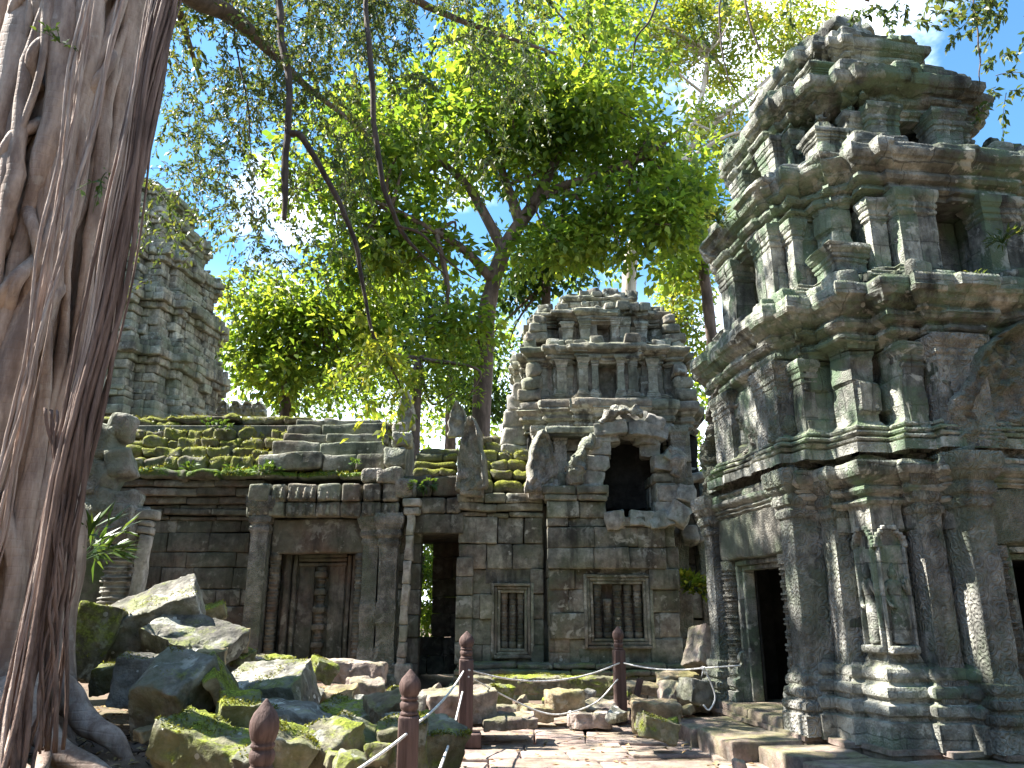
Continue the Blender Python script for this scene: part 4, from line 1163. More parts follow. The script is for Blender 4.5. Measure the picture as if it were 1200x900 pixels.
for k, (h, yf) in enumerate(((0.26, 15.98), (0.25, 16.15), (0.25, 16.32), (0.24, 16.52), (0.22, 16.75), (0.2, 17.0))):
    ledge_row(mb, -1.05 + 0.03 * k, 0.75, yf, rz, rz + h, 0.9, 0.5, 0.03, 0.06, 0.09, 0.08)
    rz += h
moss_fuzz(mb.build('roof', M_ROOF, CT), 4000, 0.045, -0.1, 0.0, 1.2)
mb = MB()
box(mb, -0.9, 4.2, 18.3, 20, 0, 5.0, amp=0); box(mb, 0.75, 3.2, 15.8, 17.2, 5.0, 5.2, amp=0); box(mb, -0.9, 0.7, 17.4, 20, 3.0, 5.2, amp=0)
mb.build('core', M_WALLDARK, CT)
mb = MB()                                       # bay under the broken gable
hx0, hx1 = 0.72, 3.28
ashlar(mb, (hx0, 15.7, 0), (1, 0), (0, -1), hx1 - hx0, 0.5, 2.3, 0.42, 0.6, 0.5, 0.035, tilt=0.9, holes=((0.76, 1.96, 0.86, 2.2),))
ashlar(mb, (hx0 - 0.02, 15.58, 0), (1, 0), (0, -1), 2.35, 2.3, 3.3, 0.36, 0.66, 0.5, 0.025, tilt=0.8)
ashlar(mb, (hx0 - 0.02, 15.58, 0), (1, 0), (0, -1), 1.2, 3.3, 3.62, 0.32, 0.6, 0.5, 0.02, tilt=0.8)
ashlar(mb, (hx1, 15.7, 0), (0, 1), (1, 0), 2.6, 0.3, 4.2, 0.4, 0.6, 0.4, 0.03)
ashlar(mb, (hx0, 18.3, 0), (0, -1), (-1, 0), 2.6, 0.3, 4.2, 0.4, 0.6, 0.4, 0.02)
for (x0, x1, yf, z0, z1) in ((0.66, 1.3, 15.5, 3.63, 3.75), (0.62, 1.28, 15.44, 3.76, 3.92), (1.34, 1.9, 15.46, 3.63, 3.75), (1.32, 1.92, 15.4, 3.76, 3.92)):
    box(mb, x0, x1, yf, 16.1, z0, z1, 0.025, 0.12, 0.018)
mb.build('bay_wall', M_WALL, CT)
# stepped stones round the hole
mb = MB()
hc = P(735, 560, 15.8)[0]
rows = [(3.30, .34, .50, .50), (3.64, .32, .47, .62), (3.96, .30, .52, .56), (4.26, .30, .40, .50), (4.56, .28, .34, .30), (4.84, .26, .16, .22)]
for (z, h, wl, wr) in rows:
    yj = 15.62
    for side, wd in ((-1, wl), (1, wr)):
        edge = hc + side * (wd + RNG.uniform(-0.06, 0.06))
        reach = 0.98 - 0.42 * max(0, z - 4.1) + RNG.uniform(-0.1, 0.12)
        if z < 3.5 and side < 0: reach = 0.6
        x = edge
        while side * (hc + side * reach - x) > 0.12:
            w = min(RNG.uniform(0.4, 0.85), side * (hc + side * reach - x) + 0.05)
            block(mb, (x + side * w / 2, yj + 0.3 + RNG.normal(0, 0.07), z + h / 2), (w - 0.015, 0.6, h * 0.98), rotm(RNG.normal(0, 3), RNG.normal(0, 3), RNG.normal(0, 6)), 0.018, 0.06, 0.03, 5, cuts=2)
            x += side * w
for (x, z, w, h, a, dy) in ((hc - 0.28, 5.12, .74, .3, -8, 0), (hc + 0.42, 5.08, .8, .3, 9, 0), (hc - .62, 4.86, .5, .26, -28, .05), (hc + 0.02, 5.4, .95, .26, 4, .1), (hc + .62, 5.3, .4, .24, 26, .05),
                            (hc + .95, 4.5, .42, .34, 34, 0), (hc + .2, 3.24, .46, .3, 6, -.05), (hc - .3, 3.26, .4, .36, -8, -.08), (hc + .62, 3.24, .5, .32, -12, -.1), (hc + .98, 3.36, .44, .4, 26, -.12), (hc + 1.12, 3.75, .4, .36, 12, -.05)):
    block(mb, (x, 15.85 + dy, z), (w, 0.55, h), rotm(RNG.normal(0, 5), a, RNG.normal(0, 8)), 0.018, 0.06, 0.03, 5, cuts=3)
mb.build('gable_stone', M_PALE, CT, sharp=38)
for pts, rr_ in (([(hc - 1.02, 15.55, 3.85), (hc - 1.1, 15.52, 4.2), (hc - 0.95, 15.5, 4.6), (hc - 0.7, 15.52, 4.95)], [.12, .16, .13, .09]), ([(hc - 0.55, 15.6, 5.25), (hc - 0.1, 15.58, 5.5), (hc + .35, 15.6, 5.45)], [.08, .13, .07]), ([(hc + 1.0, 15.6, 4.1), (hc + .98, 15.58, 4.4), (hc + .85, 15.6, 4.7)], [.08, .12, .06])):
    mb = MB(); tube(mb, smooth_path(pts, 30), rr_, 14, 0.10, 7.0); mb.build('gable_rim', M_PALECARVED, CT)
for (u, v0, v1, w, seed) in ((553, 575, 490, 0.5, 7), (634, 578, 505, 0.52, 8)):   # upright carved end stones on the roof
    a, b = P(u, v0, 15.75), P(u, v1, 15.75)
    mb = MB(); V, Q = pediment_mesh(w * 1.25, b[2] - a[2], 0.34, seed, 18, 26)
    mb.add((V + 0.03 * vecn(V * 5, seed)) @ rotm(0, 0, -12 if u < 600 else 18).T + a, Q)
    block(mb, a + np.array((0, 0.15, 0.05)), (w, 0.5, 0.35), None, 0.04, 0.1, 0.03)
    mb.build('antefix', M_PALECARVED, CT)
def blind_window(x0, x1, z0, z1, yf, nb, broken=()):
    w = MB()
    for k in range(3):
        e = 0.05 + 0.062 * (2 - k); y = yf - 0.05 + 0.04 * k; g = 0.058
        for (a, b, c, d) in ((x0 - e, x0 - e + g, z0 - e, z1 + e), (x1 + e - g, x1 + e, z0 - e, z1 + e), (x0 - e + g + .002, x1 + e - g - .002, z1 + e - g, z1 + e), (x0 - e + g + .002, x1 + e - g - .002, z0 - e, z0 - e + g)):
            box(w, a, b, y, yf + 0.3, c, d, 0.012, 0.15, 0.008)
    fr = w.build('blind_window', M_WALL, CT)
    fl_ = MB(); box(fl_, x0 - 0.3, x1 + 0.3, yf + 0.045, yf + 0.3, z1 + 0.165, z1 + 0.62, 0.015, 0.15, 0.012); box(fl_, x0 - 0.3, x1 + 0.3, yf + 0.045, yf + 0.3, z0 - 0.6, z0 - 0.165, 0.015, 0.15, 0.012); fl_.build('filling_stone', M_WALL, fr)
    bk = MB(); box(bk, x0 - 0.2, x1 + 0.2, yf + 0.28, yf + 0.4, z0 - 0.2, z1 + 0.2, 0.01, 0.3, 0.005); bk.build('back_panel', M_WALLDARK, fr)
    for k in range(nb):
        cx = x0 + (x1 - x0) * (k + 0.5) / nb
        m2 = MB(); top = z1 if k not in broken else z0 + (z1 - z0) * 0.72
        lathe(m2, (cx, yf + 0.16, 0), rib_prof(z0, top, min(0.075, (x1 - x0) / nb * 0.38), 7), 10, 0.006)
        m2.build('baluster', M_WALL, fr)
blind_window(-0.24, 0.26, 0.78, 1.86, 16.05, 3)
blind_window(1.58, 2.58, 0.98, 2.02, 15.7, 5, (1,))
# upper storeys
MSTEPS = [(0.7, 2.1), (0.8, 1.85), (1.3, 1.95), (1.4, 1.7), (1.8, 1.75)]
MCR = [(0.12, .12), (0.04, .12), (-0.05, .17), (-0.05, .17), (0.05, .12), (0.22, .15), (0.12, .15)]
def loft_tier(T, steps, s, za, zb, hb, hc, amp, notch, sd_, mat, er=0.03, bj=0.05, top=0.75, seg=0.055):
    mb = MB()
    pz, oz = plan(steps, s, notch)
    loft(mb, pz, mould(BASE, za, za + hb, amp * 0.7) + [(zb - hc - 0.02, 0)], oz, seg, True, False, bj * 0.7, er, sd_, row=0.27, bwid=0.36, chunk=0.10)
    pc, oc = plan(steps, s)
    loft(mb, pc, mould(CORN, zb - hc, zb, amp) + [(zb + 0.03, amp * 0.5), (zb + 0.08, 0.0)], oc, seg * 0.85, True, True, bj, er, sd_ + 20, row=0.2, bwid=0.34, chunk=0.22)
    r2 = np.random.default_rng(sd_)
    pp = np.asarray(pc) + (amp * 0.5) * miter(pc)
    for i in range(len(pp)):
        a, b = pp[i], pp[(i + 1) % len(pp)]
        l = np.linalg.norm(b - a)
        if l < 0.2: continue
        ux = (b - a) / l; nn = np.array((ux[1], -ux[0])); x = 0.0
        while x < l - 0.1:
            w = min(r2.uniform(0.2, 0.42), l - x)
            if r2.random() < top:
                hh = r2.uniform(0.08, 0.26); c2 = a + ux * (x + w / 2) - nn * r2.uniform(0.06, 0.2)
                block(mb, (c2[0], c2[1], zb + hh / 2), (w - 0.02, 0.3, hh), basis(ux, nn) @ rotm(*r2.normal(0, 4, 3)), 0.035, 0.09, 0.03, 4, cuts=1)
            x += w
    mb.build('tier', mat, T, world=False, sharp=33)
    for f in ('front', 'left', 'right', 'back'):
        d0 = steps[0][1] * s; d1 = steps[2][1] * s
        for a_, d_, w_ in ((-0.58, d0, .1), (-0.3, d0, .08), (0.3, d0, .08), (0.58, d0, .1), (-1.08, d1, .11), (1.08, d1, .11)):
            if r2.random() < 0.14: continue
            m2 = MB()
            loft(m2, face_rect(f, a_ * s - w_, a_ * s + w_, d_ - 0.2, d_ + 0.07), pilaster_prof(za + 0.05, zb - hc * 0.55 - r2.uniform(0, .08), 0.22, 0.26, 0.05), None, 0.06, True, False, 0.02, 0.02, 83)
            m2.build('upper_pilaster', mat, T, world=False, sharp=35)
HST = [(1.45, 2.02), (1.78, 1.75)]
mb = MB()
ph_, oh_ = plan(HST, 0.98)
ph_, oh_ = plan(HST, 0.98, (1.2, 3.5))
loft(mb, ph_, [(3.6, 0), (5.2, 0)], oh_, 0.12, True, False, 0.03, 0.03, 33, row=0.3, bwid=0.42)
mb.build('gable_chamber', M_SHADE, CT, world=False)  # shade inside the gable hole is put into this near-black colour
mb = MB()
pc_, oc_ = plan(MSTEPS, 1.0)
loft(mb, pc_, mould(CORN, 5.2, 5.85, 0.2) + [(5.9, 0.05)], oc_, 0.05, True, True, 0.05, 0.03, 34, row=0.21, bwid=0.36, chunk=0.15)
mb.build('tier', M_MID, CT, world=False, sharp=33)
mb = MB()
ashlar(mb, (0.42, 16.2, 0), (1, 0), (0, -1), 1.15, 3.6, 5.2, 0.3, 0.45, 0.3, 0.04, tilt=1)
ashlar(mb, (3.2, 16.2, 0), (1, 0), (0, -1), 0.6, 3.6, 5.2, 0.3, 0.45, 0.3, 0.04, tilt=1)
box(mb, 0.7, 3.3, 15.75, 16.4, 5.06, 5.2, amp=0.01)
mb.build('gable_wall', M_MID, CT)
for x_, w_ in ((0.62, .3), (1.02, .26), (3.5, .3)):
    mb = MB(); loft(mb, [(x_ - w_ / 2, 15.98), (x_ + w_ / 2, 15.98), (x_ + w_ / 2, 16.3), (x_ - w_ / 2, 16.3)], pilaster_prof(3.7, 5.25, .3, .42, .07), None, .05, True, False, 0.02, 0.02, 84)
    mb.build('pilaster', M_PALECARVED, CT, sharp=35)
loft_tier(CT, MSTEPS, 0.93, 5.86, 7.15, 0.22, 0.42, 0.2, (0.2, 0.3), 41, M_MID)
loft_tier(CT, MSTEPS, 0.78, 7.16, 8.1, 0.18, 0.34, 0.17, (0.17, 0.28), 42, M_MID)
loft_tier(CT, [(0.8, 1.72), (0.95, 1.5), (1.5, 1.55)], 0.52, 8.1, 8.75, 0.12, 0.26, 0.12, (0.2, 0.25), 43, M_MID, top=0.9)
mb = MB()
for k in range(14):
    a = RNG.uniform(0, 2 * math.pi); rr = 0.65 * math.sqrt(RNG.random())
    block(mb, (rr * math.cos(a), rr * math.sin(a), 8.82 + 0.3 * (1 - rr) * RNG.random()), (RNG.uniform(.3, .6), RNG.uniform(.3, .5), RNG.uniform(.18, .32)), rotm(*RNG.normal(0, 9, 2), RNG.uniform(0, 180)), 0.04, 0.1, 0.03, 4, cuts=2)
mb.build('crown_stones', M_MID, CT, world=False)
for sx in (-1, 1):
    for (z, s, h) in ((5.9, 0.98, 0.85), (7.32, 0.9, 0.65)):
        mb = MB()
        for k in range(3):
            block(mb, (sx * (1.75 * s - .05 * k), -1.7 * s, z + h * (k + .5) / 3), (0.5 - .1 * k, .45, h / 3), rotm(*RNG.normal(0, 4, 3)), 0.05, 0.1, 0.035, 4, cuts=1)
        mb.build('corner_spire', M_MID, CT, world=False)
p = P(606, 505, 16.6); 
mb = MB()
for k, (z, w) in enumerate(((4.6, .72), (5.0, .7), (5.4, .6), (5.75, .42), (6.0, .26))):
    block(mb, (0.12, 16.9, z + 0.2), (w, .5, .42), rotm(*RNG.normal(0, 3, 3)), 0.06, 0.1, 0.04, 4, cuts=1)
mb.build('antefix', M_PALE, CT)

# ------------------------------------------------------------------ broken wall behind, right of the middle tower
RW = thing('ruined_wall', 'pale broken wall with carved pilasters in the gap behind the tower doorway', 'wall', (4.3, 18.0, 0), R(0))
mb = MB()
ashlar(mb, (3.35, 17.4, 0), (1, 0), (0, -1), 3.2, 0, 4.4, 0.42, 0.6, 0.6, 0.05, tilt=1.2, amp=0.03)
ashlar(mb, (3.6, 17.0, 0), (1, 0), (0, -1), 1.6, 0, 1.9, 0.42, 0.6, 0.6, 0.06, tilt=2, amp=0.03)
mb.build('wall', M_PALE, RW)
for (x, w, z1) in ((3.62, .34, 5.6), (4.15, .3, 3.6), (4.62, .32, 3.2)):
    mb = MB(); loft(mb, [(x - w / 2, 16.85), (x + w / 2, 16.85), (x + w / 2, 17.3), (x - w / 2, 17.3)], pilaster_prof(0.6, z1, 0.5, 0.7, 0.1), None, 0.06, True, False, 0.01, 0.025, 95)
    mb.build('pilaster', M_PALECARVED, RW)
mb = MB()
for k in range(24):
    block(mb, (RNG.uniform(3.7, 5.6), RNG.uniform(16.8, 17.3), RNG.uniform(3.0, 4.6)), (RNG.uniform(.3, .6), .5, RNG.uniform(.2, .4)), rotm(*RNG.normal(0, 8, 3)), 0.05, 0.1, 0.04, 4, cuts=2)
mb.build('loose_course', M_PALE, RW)

# ------------------------------------------------------------------ little ruined porch beside the fig
LP = thing('ruined_porch', 'small collapsed stone porch with carved lintel squeezed against the fig trunk', 'ruin', (-6.4, 12.2, 0))
PY = 12.0
def pp(u, v, y=PY): return P(u + 14, v, y)
mb = MB()
for (u, v, w, h, d, a) in ((112, 520, .42, .5, .5, 8), (128, 545, .4, .45, .5, -10), (105, 560, .5, .5, .5, 4), (122, 590, .6, .42, .5, 6), (92, 540, .4, .6, .5, 0), (98, 600, .6, .5, .5, 5), (130, 500, .3, .4, .4, 14)):
    block(mb, pp(u, v), (w, d, h), rotm(RNG.normal(0, 5), a, RNG.normal(0, 8)), 0.07, 0.09, 0.05, 3.5, cuts=2)
mb.build('pediment_stone', M_PALECARVED, LP)
mb = MB(); block(mb, pp(118, 614), (0.95, .5, .62), rotm(4, 8, -10), 0.05, 0.07, 0.05, 4, cuts=1)
mb.build('lintel', M_PALECARVED, LP)
mb = MB()
a, b = pp(143, 725, 11.9), pp(160, 600, 11.9)
for t0, t1, w in ((0, .12, .3), (.12, .78, .17), (.78, .86, .24), (.86, .92, .2), (.92, 1.02, .34)):
    c = a + (b - a) * (t0 + t1) / 2
    block(mb, c, (w, .24, (b - a)[2] * (t1 - t0) - 0.01), rotm(0, 3, 10), 0.03, 0.08, 0.02, 5)
mb.build('pilaster', M_PALE, LP)
mb = MB(); c = pp(118, 720); c2 = pp(122, 640)
lathe(mb, (c[0], c[1], c[2]), [(z, r_) for z, r_ in rib_prof(0, c2[2] - c[2], 0.2, 5)], 10, 0.012)
mb.build('colonnette', M_PALE, LP)
mb = MB(); block(mb, pp(88, 690, 12.6), (1.0, .5, 2.4), rotm(0, 2, 12), 0.05, 0.15, 0.04, 3); block(mb, pp(60, 560, 12.8), (1.6, .6, 1.6), None, 0.06, 0.15, 0.06, 3)
mb.build('wall', M_BASE, LP)

# ------------------------------------------------------------------ strangler fig at the left edge
FX, FY = -5.62, 8.5
FIG = thing('strangler_fig', 'giant strangler fig with fused pale roots and brown hanging root strands beside the rubble', 'tree', (FX, FY, 0))
def fig_centre(z):
    return np.array((FX + 0.05 * math.sin(z * 0.5), FY, z))
mb = MB()
# core
zs = np.linspace(-0.3, 15, 150); th = np.linspace(0, 2 * math.pi, 73)[:-1]
rad = np.interp(zs, [-.3, .5, 1.5, 4, 8, 15], [1.1, .72, .60, .56, .56, .6])
V = np.stack([FX + np.outer(rad, np.cos(th)), FY + np.outer(rad, np.sin(th)), np.repeat(zs[:, None], 72, 1)], -1).reshape(-1, 3)
flute = 0.10 * vnoise(np.stack([np.tile(np.cos(th) * 4, 150), np.tile(np.sin(th) * 4, 150), V[:, 2] * 0.5], 1), 4)
V[:, 0] += np.tile(np.cos(th), 150) * flute; V[:, 1] += np.tile(np.sin(th), 150) * flute
i = np.arange(149 * 72); rr, ss = i // 72, i % 72; nx = (ss + 1) % 72
mb.add(V, np.stack([rr * 72 + ss, rr * 72 + nx, (rr + 1) * 72 + nx, (rr + 1) * 72 + ss], 1))
rs = np.random.default_rng(5)
for k in range(46):                                  # fused root stems winding down the trunk
    a = k / 46 * 2 * math.pi + rs.uniform(-.1, .1)
    w = rs.choice([0.045, 0.07, 0.10, 0.14, 0.19], p=[.2, .25, .25, .2, .1])
    ph, ph2, tw = rs.uniform(0, 6.28), rs.uniform(0, 6.28), rs.uniform(-.12, .22)
    lay = rs.uniform(-0.1, 0.06)
    pts, rads = [], []
    for z in np.linspace(-0.25, 15, 90):
        r0 = np.interp(z, [-.3, .3, 1.2, 3, 8, 15], [1.45, 1.02, .80, .74, .74, .8]) + lay
        aa = a + tw * z / 5 + 0.13 * math.sin(z * 0.9 + ph) + 0.06 * math.sin(z * 2.3 + ph2)
        r0 += 0.04 * math.sin(z * 1.7 + ph)
        pts.append((FX + r0 * math.cos(aa), FY + r0 * math.sin(aa), z))
        rads.append(w * (1 + 0.3 * math.sin(z * 1.3 + ph2) + 0.12 * math.sin(z * 3.7 + ph)) * np.interp(z, [-.3, .6, 3, 15], [1.6, 1.15, 1.0, 0.95]))
    tube(mb, pts, rads, 12, 0.025, 4.0)
for k in range(34):                                  # slanting bridges between stems
    a = rs.uniform(-2.4, 0.4); z = rs.uniform(0.8, 9); dz = rs.uniform(0.7, 1.8); da = rs.uniform(0.25, 0.6) * rs.choice([-1, 1])
    pts = [(FX + (0.55 + 0.27 * math.sin(math.pi * t)) * math.cos(a + da * t), FY + (0.55 + 0.27 * math.sin(math.pi * t)) * math.sin(a + da * t), z + dz * t) for t in np.linspace(0, 1, 14)]
    tube(mb, pts, [0.09, 0.06, 0.09], 10, 0.02, 3)
for k in range(16):                                  # second bundle of stems behind, out towards the left
    a = k / 16 * 2 * math.pi; w = rs.choice([0.1, 0.15, 0.2]); ph = rs.uniform(0, 6.28)
    pts = [(FX - 1.25 + (.55 + .5 * math.exp(-z)) * math.cos(a + .12 * math.sin(z + ph)), FY + 0.5 + (.5 + .5 * math.exp(-z)) * math.sin(a + .12 * math.sin(z + ph)), z) for z in np.linspace(-.25, 15, 60)]
    tube(mb, pts, [w * 1.3, w, w, w], 12, 0.03, 3)
tube(mb, [(FX - 1.25, FY + .5, z) for z in np.linspace(-.2, 15, 30)], [.5], 16, 0.05)
for v_ in mb.V: v_[:, 0] += 0.02 * (v_[:, 2] - 8)          # the whole stem leans to the right going up
mb.build('trunk', M_FIG, FIG)
# buttress roots creeping over the ground
def root(pts, rads):
    mb = MB(); tube(mb, smooth_path(pts, 30), rads, 12, 0.05, 2.5); return mb.build('buttress_root', M_FIG, FIG)
root([(-4.75, 8.1, 1.0), (-4.45, 7.75, .62), (-4.05, 7.5, .38), (-3.6, 7.35, .22), (-3.2, 7.25, .05)], [0.16, .15, .11, .09, .05])
root([(-4.8, 8.0, .8), (-4.5, 7.5, .45), (-4.2, 7.1, .3), (-3.75, 6.85, .18), (-3.5, 6.7, .0)], [0.2, .13, .1, .07, .04])
root([(-4.9, 7.8, .7), (-4.7, 7.2, .3), (-4.4, 6.6, .18), (-4.0, 6.2, 0)], [0.22, .15, .1, .05])
root([(-5.1, 7.6, .6), (-5.0, 7.0, .3), (-4.9, 6.4, .12), (-4.6, 5.8, 0)], [0.25, .17, .12, .06])
root([(-4.7, 8.5, .8), (-4.3, 8.4, .45), (-3.9, 8.2, .35), (-3.6, 8.1, .1)], [0.17, .12, .09, .05])
root([(-4.6, 8.0, .5), (-4.25, 7.6, .42), (-4.0, 7.2, .3), (-3.9, 6.9, .1)], [0.08, .07, .06, .04])
# reddish aerial strands in front of the right flank
def strand(pts, n, spread, mat, r0=0.012, r1=0.03):
    mb = MB(); base = smooth_path(pts, 50)
    for k in range(n):
        o = rs.normal(0, spread, 3) * np.array((1, 1, 0)); ph = rs.uniform(0, 6.28); fr = rs.uniform(2, 5)
        t = np.linspace(0, 1, 50)
        wob = np.stack([np.sin(t * fr * 6 + ph), np.cos(t * fr * 5 + ph), 0 * t], 1) * spread * 0.5
        r = rs.uniform(r0, r1)
        tube(mb, base + o * (0.7 + 0.6 * np.sin(t * 3 + ph)[:, None]) + wob, [r, r * 1.1, r * 0.8], 6, 0.004, 8)
    return mb.build('aerial_root', mat, FIG)
def fp(u, v, y): return P(u, v, y)
bundle = [fp(205, -60, 7.35), fp(178, 60, 7.3), fp(150, 220, 7.25), fp(116, 400, 7.2), fp(80, 560, 7.1), fp(48, 720, 7.0), fp(22, 860, 6.8), fp(15, 930, 6.7)]
strand(bundle, 26, 0.055, M_AERIAL)
strand([q + np.array((-0.08, -0.07, 0)) for q in bundle], 8, 0.03, M_AERIALPALE, 0.008, 0.017)
strand([q + np.array((0.10, 0.05, 0)) for q in bundle[:5]] + [fp(72, 720, 7.1), fp(60, 880, 7.0)], 6, 0.05, M_AERIAL)
strand([fp(110, -40, 7.4), fp(85, 130, 7.35), fp(55, 330, 7.3), fp(15, 560, 7.2), fp(-25, 720, 7.1)], 7, 0.04, M_AERIALPALE, 0.01, 0.022)
strand([fp(150, -40, 7.4), fp(120, 100, 7.35), fp(82, 260, 7.3), fp(40, 420, 7.2), fp(-10, 600, 7.1)], 5, 0.035, M_AERIALPALE, 0.008, 0.02)
strand([fp(62, 480, 7.1), fp(70, 620, 7.0), fp(60, 760, 6.95), fp(45, 880, 6.9)], 7, 0.05, M_AERIAL, 0.006, 0.014)
# boughs and the small-leaved crown
fw, fl = MB(), MB()
boughs = [
    [(FX + .4, FY, 12.5), (-3.0, 9.5, 13.6), (0.5, 10.5, 13.9), (4.0, 11.5, 13.4), (7.0, 12.5, 13.0)],
    [(FX + .4, FY + .3, 11.5), (-3.5, 11, 12.8), (-1.5, 13, 13.2), (1.0, 15, 13.8)],
    [(FX + .2, FY + .6, 10.5), (-4.8, 11.2, 11.4), (-4.2, 13.5, 11.8), (-3.2, 16, 12.2)],
    [(FX, FY + .6, 11.5), (-6.2, 11.5, 12.4), (-6.8, 14.5, 12.6)],
    [(FX, FY - .5, 13), (-4.5, 5.5, 14.5), (-2.5, 2.5, 15.2), (0, -1, 15.4)],
    [(FX - .3, FY, 13), (-8.5, 8.8, 15), (-12, 9.5, 16)],
    [(FX + .3, FY - .3, 13.2), (-2.5, 7, 14.9), (1.5, 6, 15.4), (6, 6.5, 15.0), (9, 8, 14.4)]]
for b in boughs:
    tube(fw, smooth_path(b, 26), [0.24, 0.14, 0.07, 0.03], 9, 0.04, 2)
fw.build('bough', M_BARK, FIG)
def near_path(b, n):
    p = smooth_path(b, 60); return p[RNG.integers(10, 60, n)]
tw_w = MB()
def spray_region(u0, u1, v0, v1, n, ylo, yhi, L, leaves=26, dens=None, ln=(0.5, 1.1)):
    for _ in range(n):
        for _try in range(20):
            u, v = RNG.uniform(u0, u1), RNG.uniform(v0, v1)
            if dens is None or RNG.random() < dens(u, v): break
        c = P(u, v, RNG.uniform(ylo, yhi))
        d = rnd_dir(1)[0]; d[2] = -abs(d[2]) * 0.4 - 0.1
        twig(fl, tw_w, c, d, RNG.uniform(*ln), leaves, L)
def clustery(u, v):
    return float(np.clip(1.6 * fbm(np.array([[u / 62.0, v / 48.0, 3.3]]), 8, 2)[0] + 0.42, 0.02, 1))
spray_region(170, 430, -60, 330, 460, 10.5, 14.5, 0.10, 40, lambda u, v: clustery(u, v) * (1 if v < 220 - (u - 170) * 0.05 else 0.3))
spray_region(330, 640, -80, 190, 390, 10, 15, 0.105, 38, lambda u, v: clustery(u + 300, v) * np.clip((200 - v) / 110, 0.05, 1))
spray_region(185, 330, 200, 330, 22, 11, 14, 0.11, 24, clustery)
spray_region(1085, 1230, -40, 118, 46, 8.5, 10.5, 0.13, 26, lambda u, v: clustery(u, v) * np.clip((u - 1060) / 70 - v / 160, 0.02, 1), (0.3, 0.6))
spray_region(995, 1075, -10, 32, 9, 9, 10.5, 0.12, 22, None, (0.2, 0.4))
# crown beyond the frame: overhead and on the sun side, it dapples the light
for b in boughs:
    for c in near_path(b, 20):
        c = c + RNG.normal(0, 1.0, 3)
        d = rnd_dir(1)[0]
        q = ray(600, 450)
        vv = c - np.array((0, 0, CAM_Z)); dep = vv[1] * cp + vv[2] * sp
        if dep > 0:
            hy = 450 - FPX * (vv[2] * cp - vv[1] * sp - 0) / dep if dep else 0
            if hy > 10: continue
        twig(fl, None, c, d, RNG.uniform(.8, 1.5), 46, 0.17)
tw_w.build('twig', M_LIANA, FIG)
fl.build('crown', M_LEAFFIG, FIG)
# leafy sprigs sprouting on the trunk
for (u, v) in ((118, 212), (70, 50)):
    mb = MB(); c = P(u, v, 7.35)
    for _ in range(5): twig(mb, mb, c, rnd_dir(1)[0] + np.array((0, -0.8, 0)), 0.28, 6, 0.075, 0.5)
    mb.build('leaf_sprig', M_LEAFPLANT, FIG)

# ------------------------------------------------------------------ lianas hanging from the crown
def liana(label, pts, rads, group='lianas hanging from the canopy', sprigs=None):
    base = np.asarray(pts[0])
    t = thing('hanging_liana', label, 'liana', tuple(base), 0, group)
    mb = MB(); pth = smooth_path(pts, 60); pth = pth + 0.04 * vecn(pth * 1.5, 9)
    tube(mb, pth, rads, 8, 0.006, 5)
    mb.build('stem', M_LIANA, t)
    if sprigs:
        l = MB()
        for k in range(sprigs[1]):
            c = pth[RNG.integers(int(60 * sprigs[0]), 60)]
            twig(l, None, c, rnd_dir(1)[0], RNG.uniform(.4, .9), 22, 0.15)
        l.build('leaves', M_LEAFYEL, t)
    return t
liana('thick dark liana hanging straight down to a blunt end', [P(318, -60, 10), P(330, 40, 10), P(338, 120, 10), P(336, 200, 10), P(334, 255, 10)], [.05, .06, .05, .055, .035])
liana('liana bowing out from the straight one down to yellow leaf sprays', [P(340, 155, 10), P(356, 163, 10), P(385, 215, 10.2), P(418, 290, 10.4), P(434, 375, 10.6), P(470, 458, 10.8)], [.05, .05, .042, .035, .025, .01], sprigs=(0.8, 22))
liana('long thin liana curving to the right at its low end', [P(428, -50, 9.5), P(433, 60, 9.5), P(440, 150, 9.6), P(456, 235, 9.8), P(472, 275, 10), P(522, 322, 10.3)], [.035, .042, .04, .035, .03, .01])
liana('forked liana tip branching off to the right above the tree trunk', [P(462, 262, 9.9), P(490, 272, 10), P(525, 305, 10.2), P(560, 330, 10.4)], [.02, .02, .015, .008])
liana('thin liana dropping from the top edge beside the carved tower', [P(845, -30, 12), P(843, 30, 12), P(850, 75, 12), P(866, 110, 12)], [.02, .02, .016, .008])
liana('slender liana coming down beyond the yellow leaves near the tower top', [P(868, -30, 12.5), P(880, 25, 12.5), P(893, 60, 12.5)], [.03, .025, .015])
liana('crooked thin liana above the bright middle crown', [P(778, -20, 12), P(765, 20, 12), P(745, 50, 12), P(742, 85, 12)], [.028, .022, .018, .008])
liana('twiggy liana hanging in the open sky at the upper right corner', [P(1138, -20, 9.5), P(1146, 30, 9.5), P(1146, 80, 9.5), P(1150, 108, 9.5)], [.012, .012, .01, .005])
liana('faint thin liana in the sky between fig trunk and straight liana', [P(270, -40, 11), P(278, 60, 11), P(292, 120, 11), P(296, 180, 11)], [.016, .016, .014, .008])

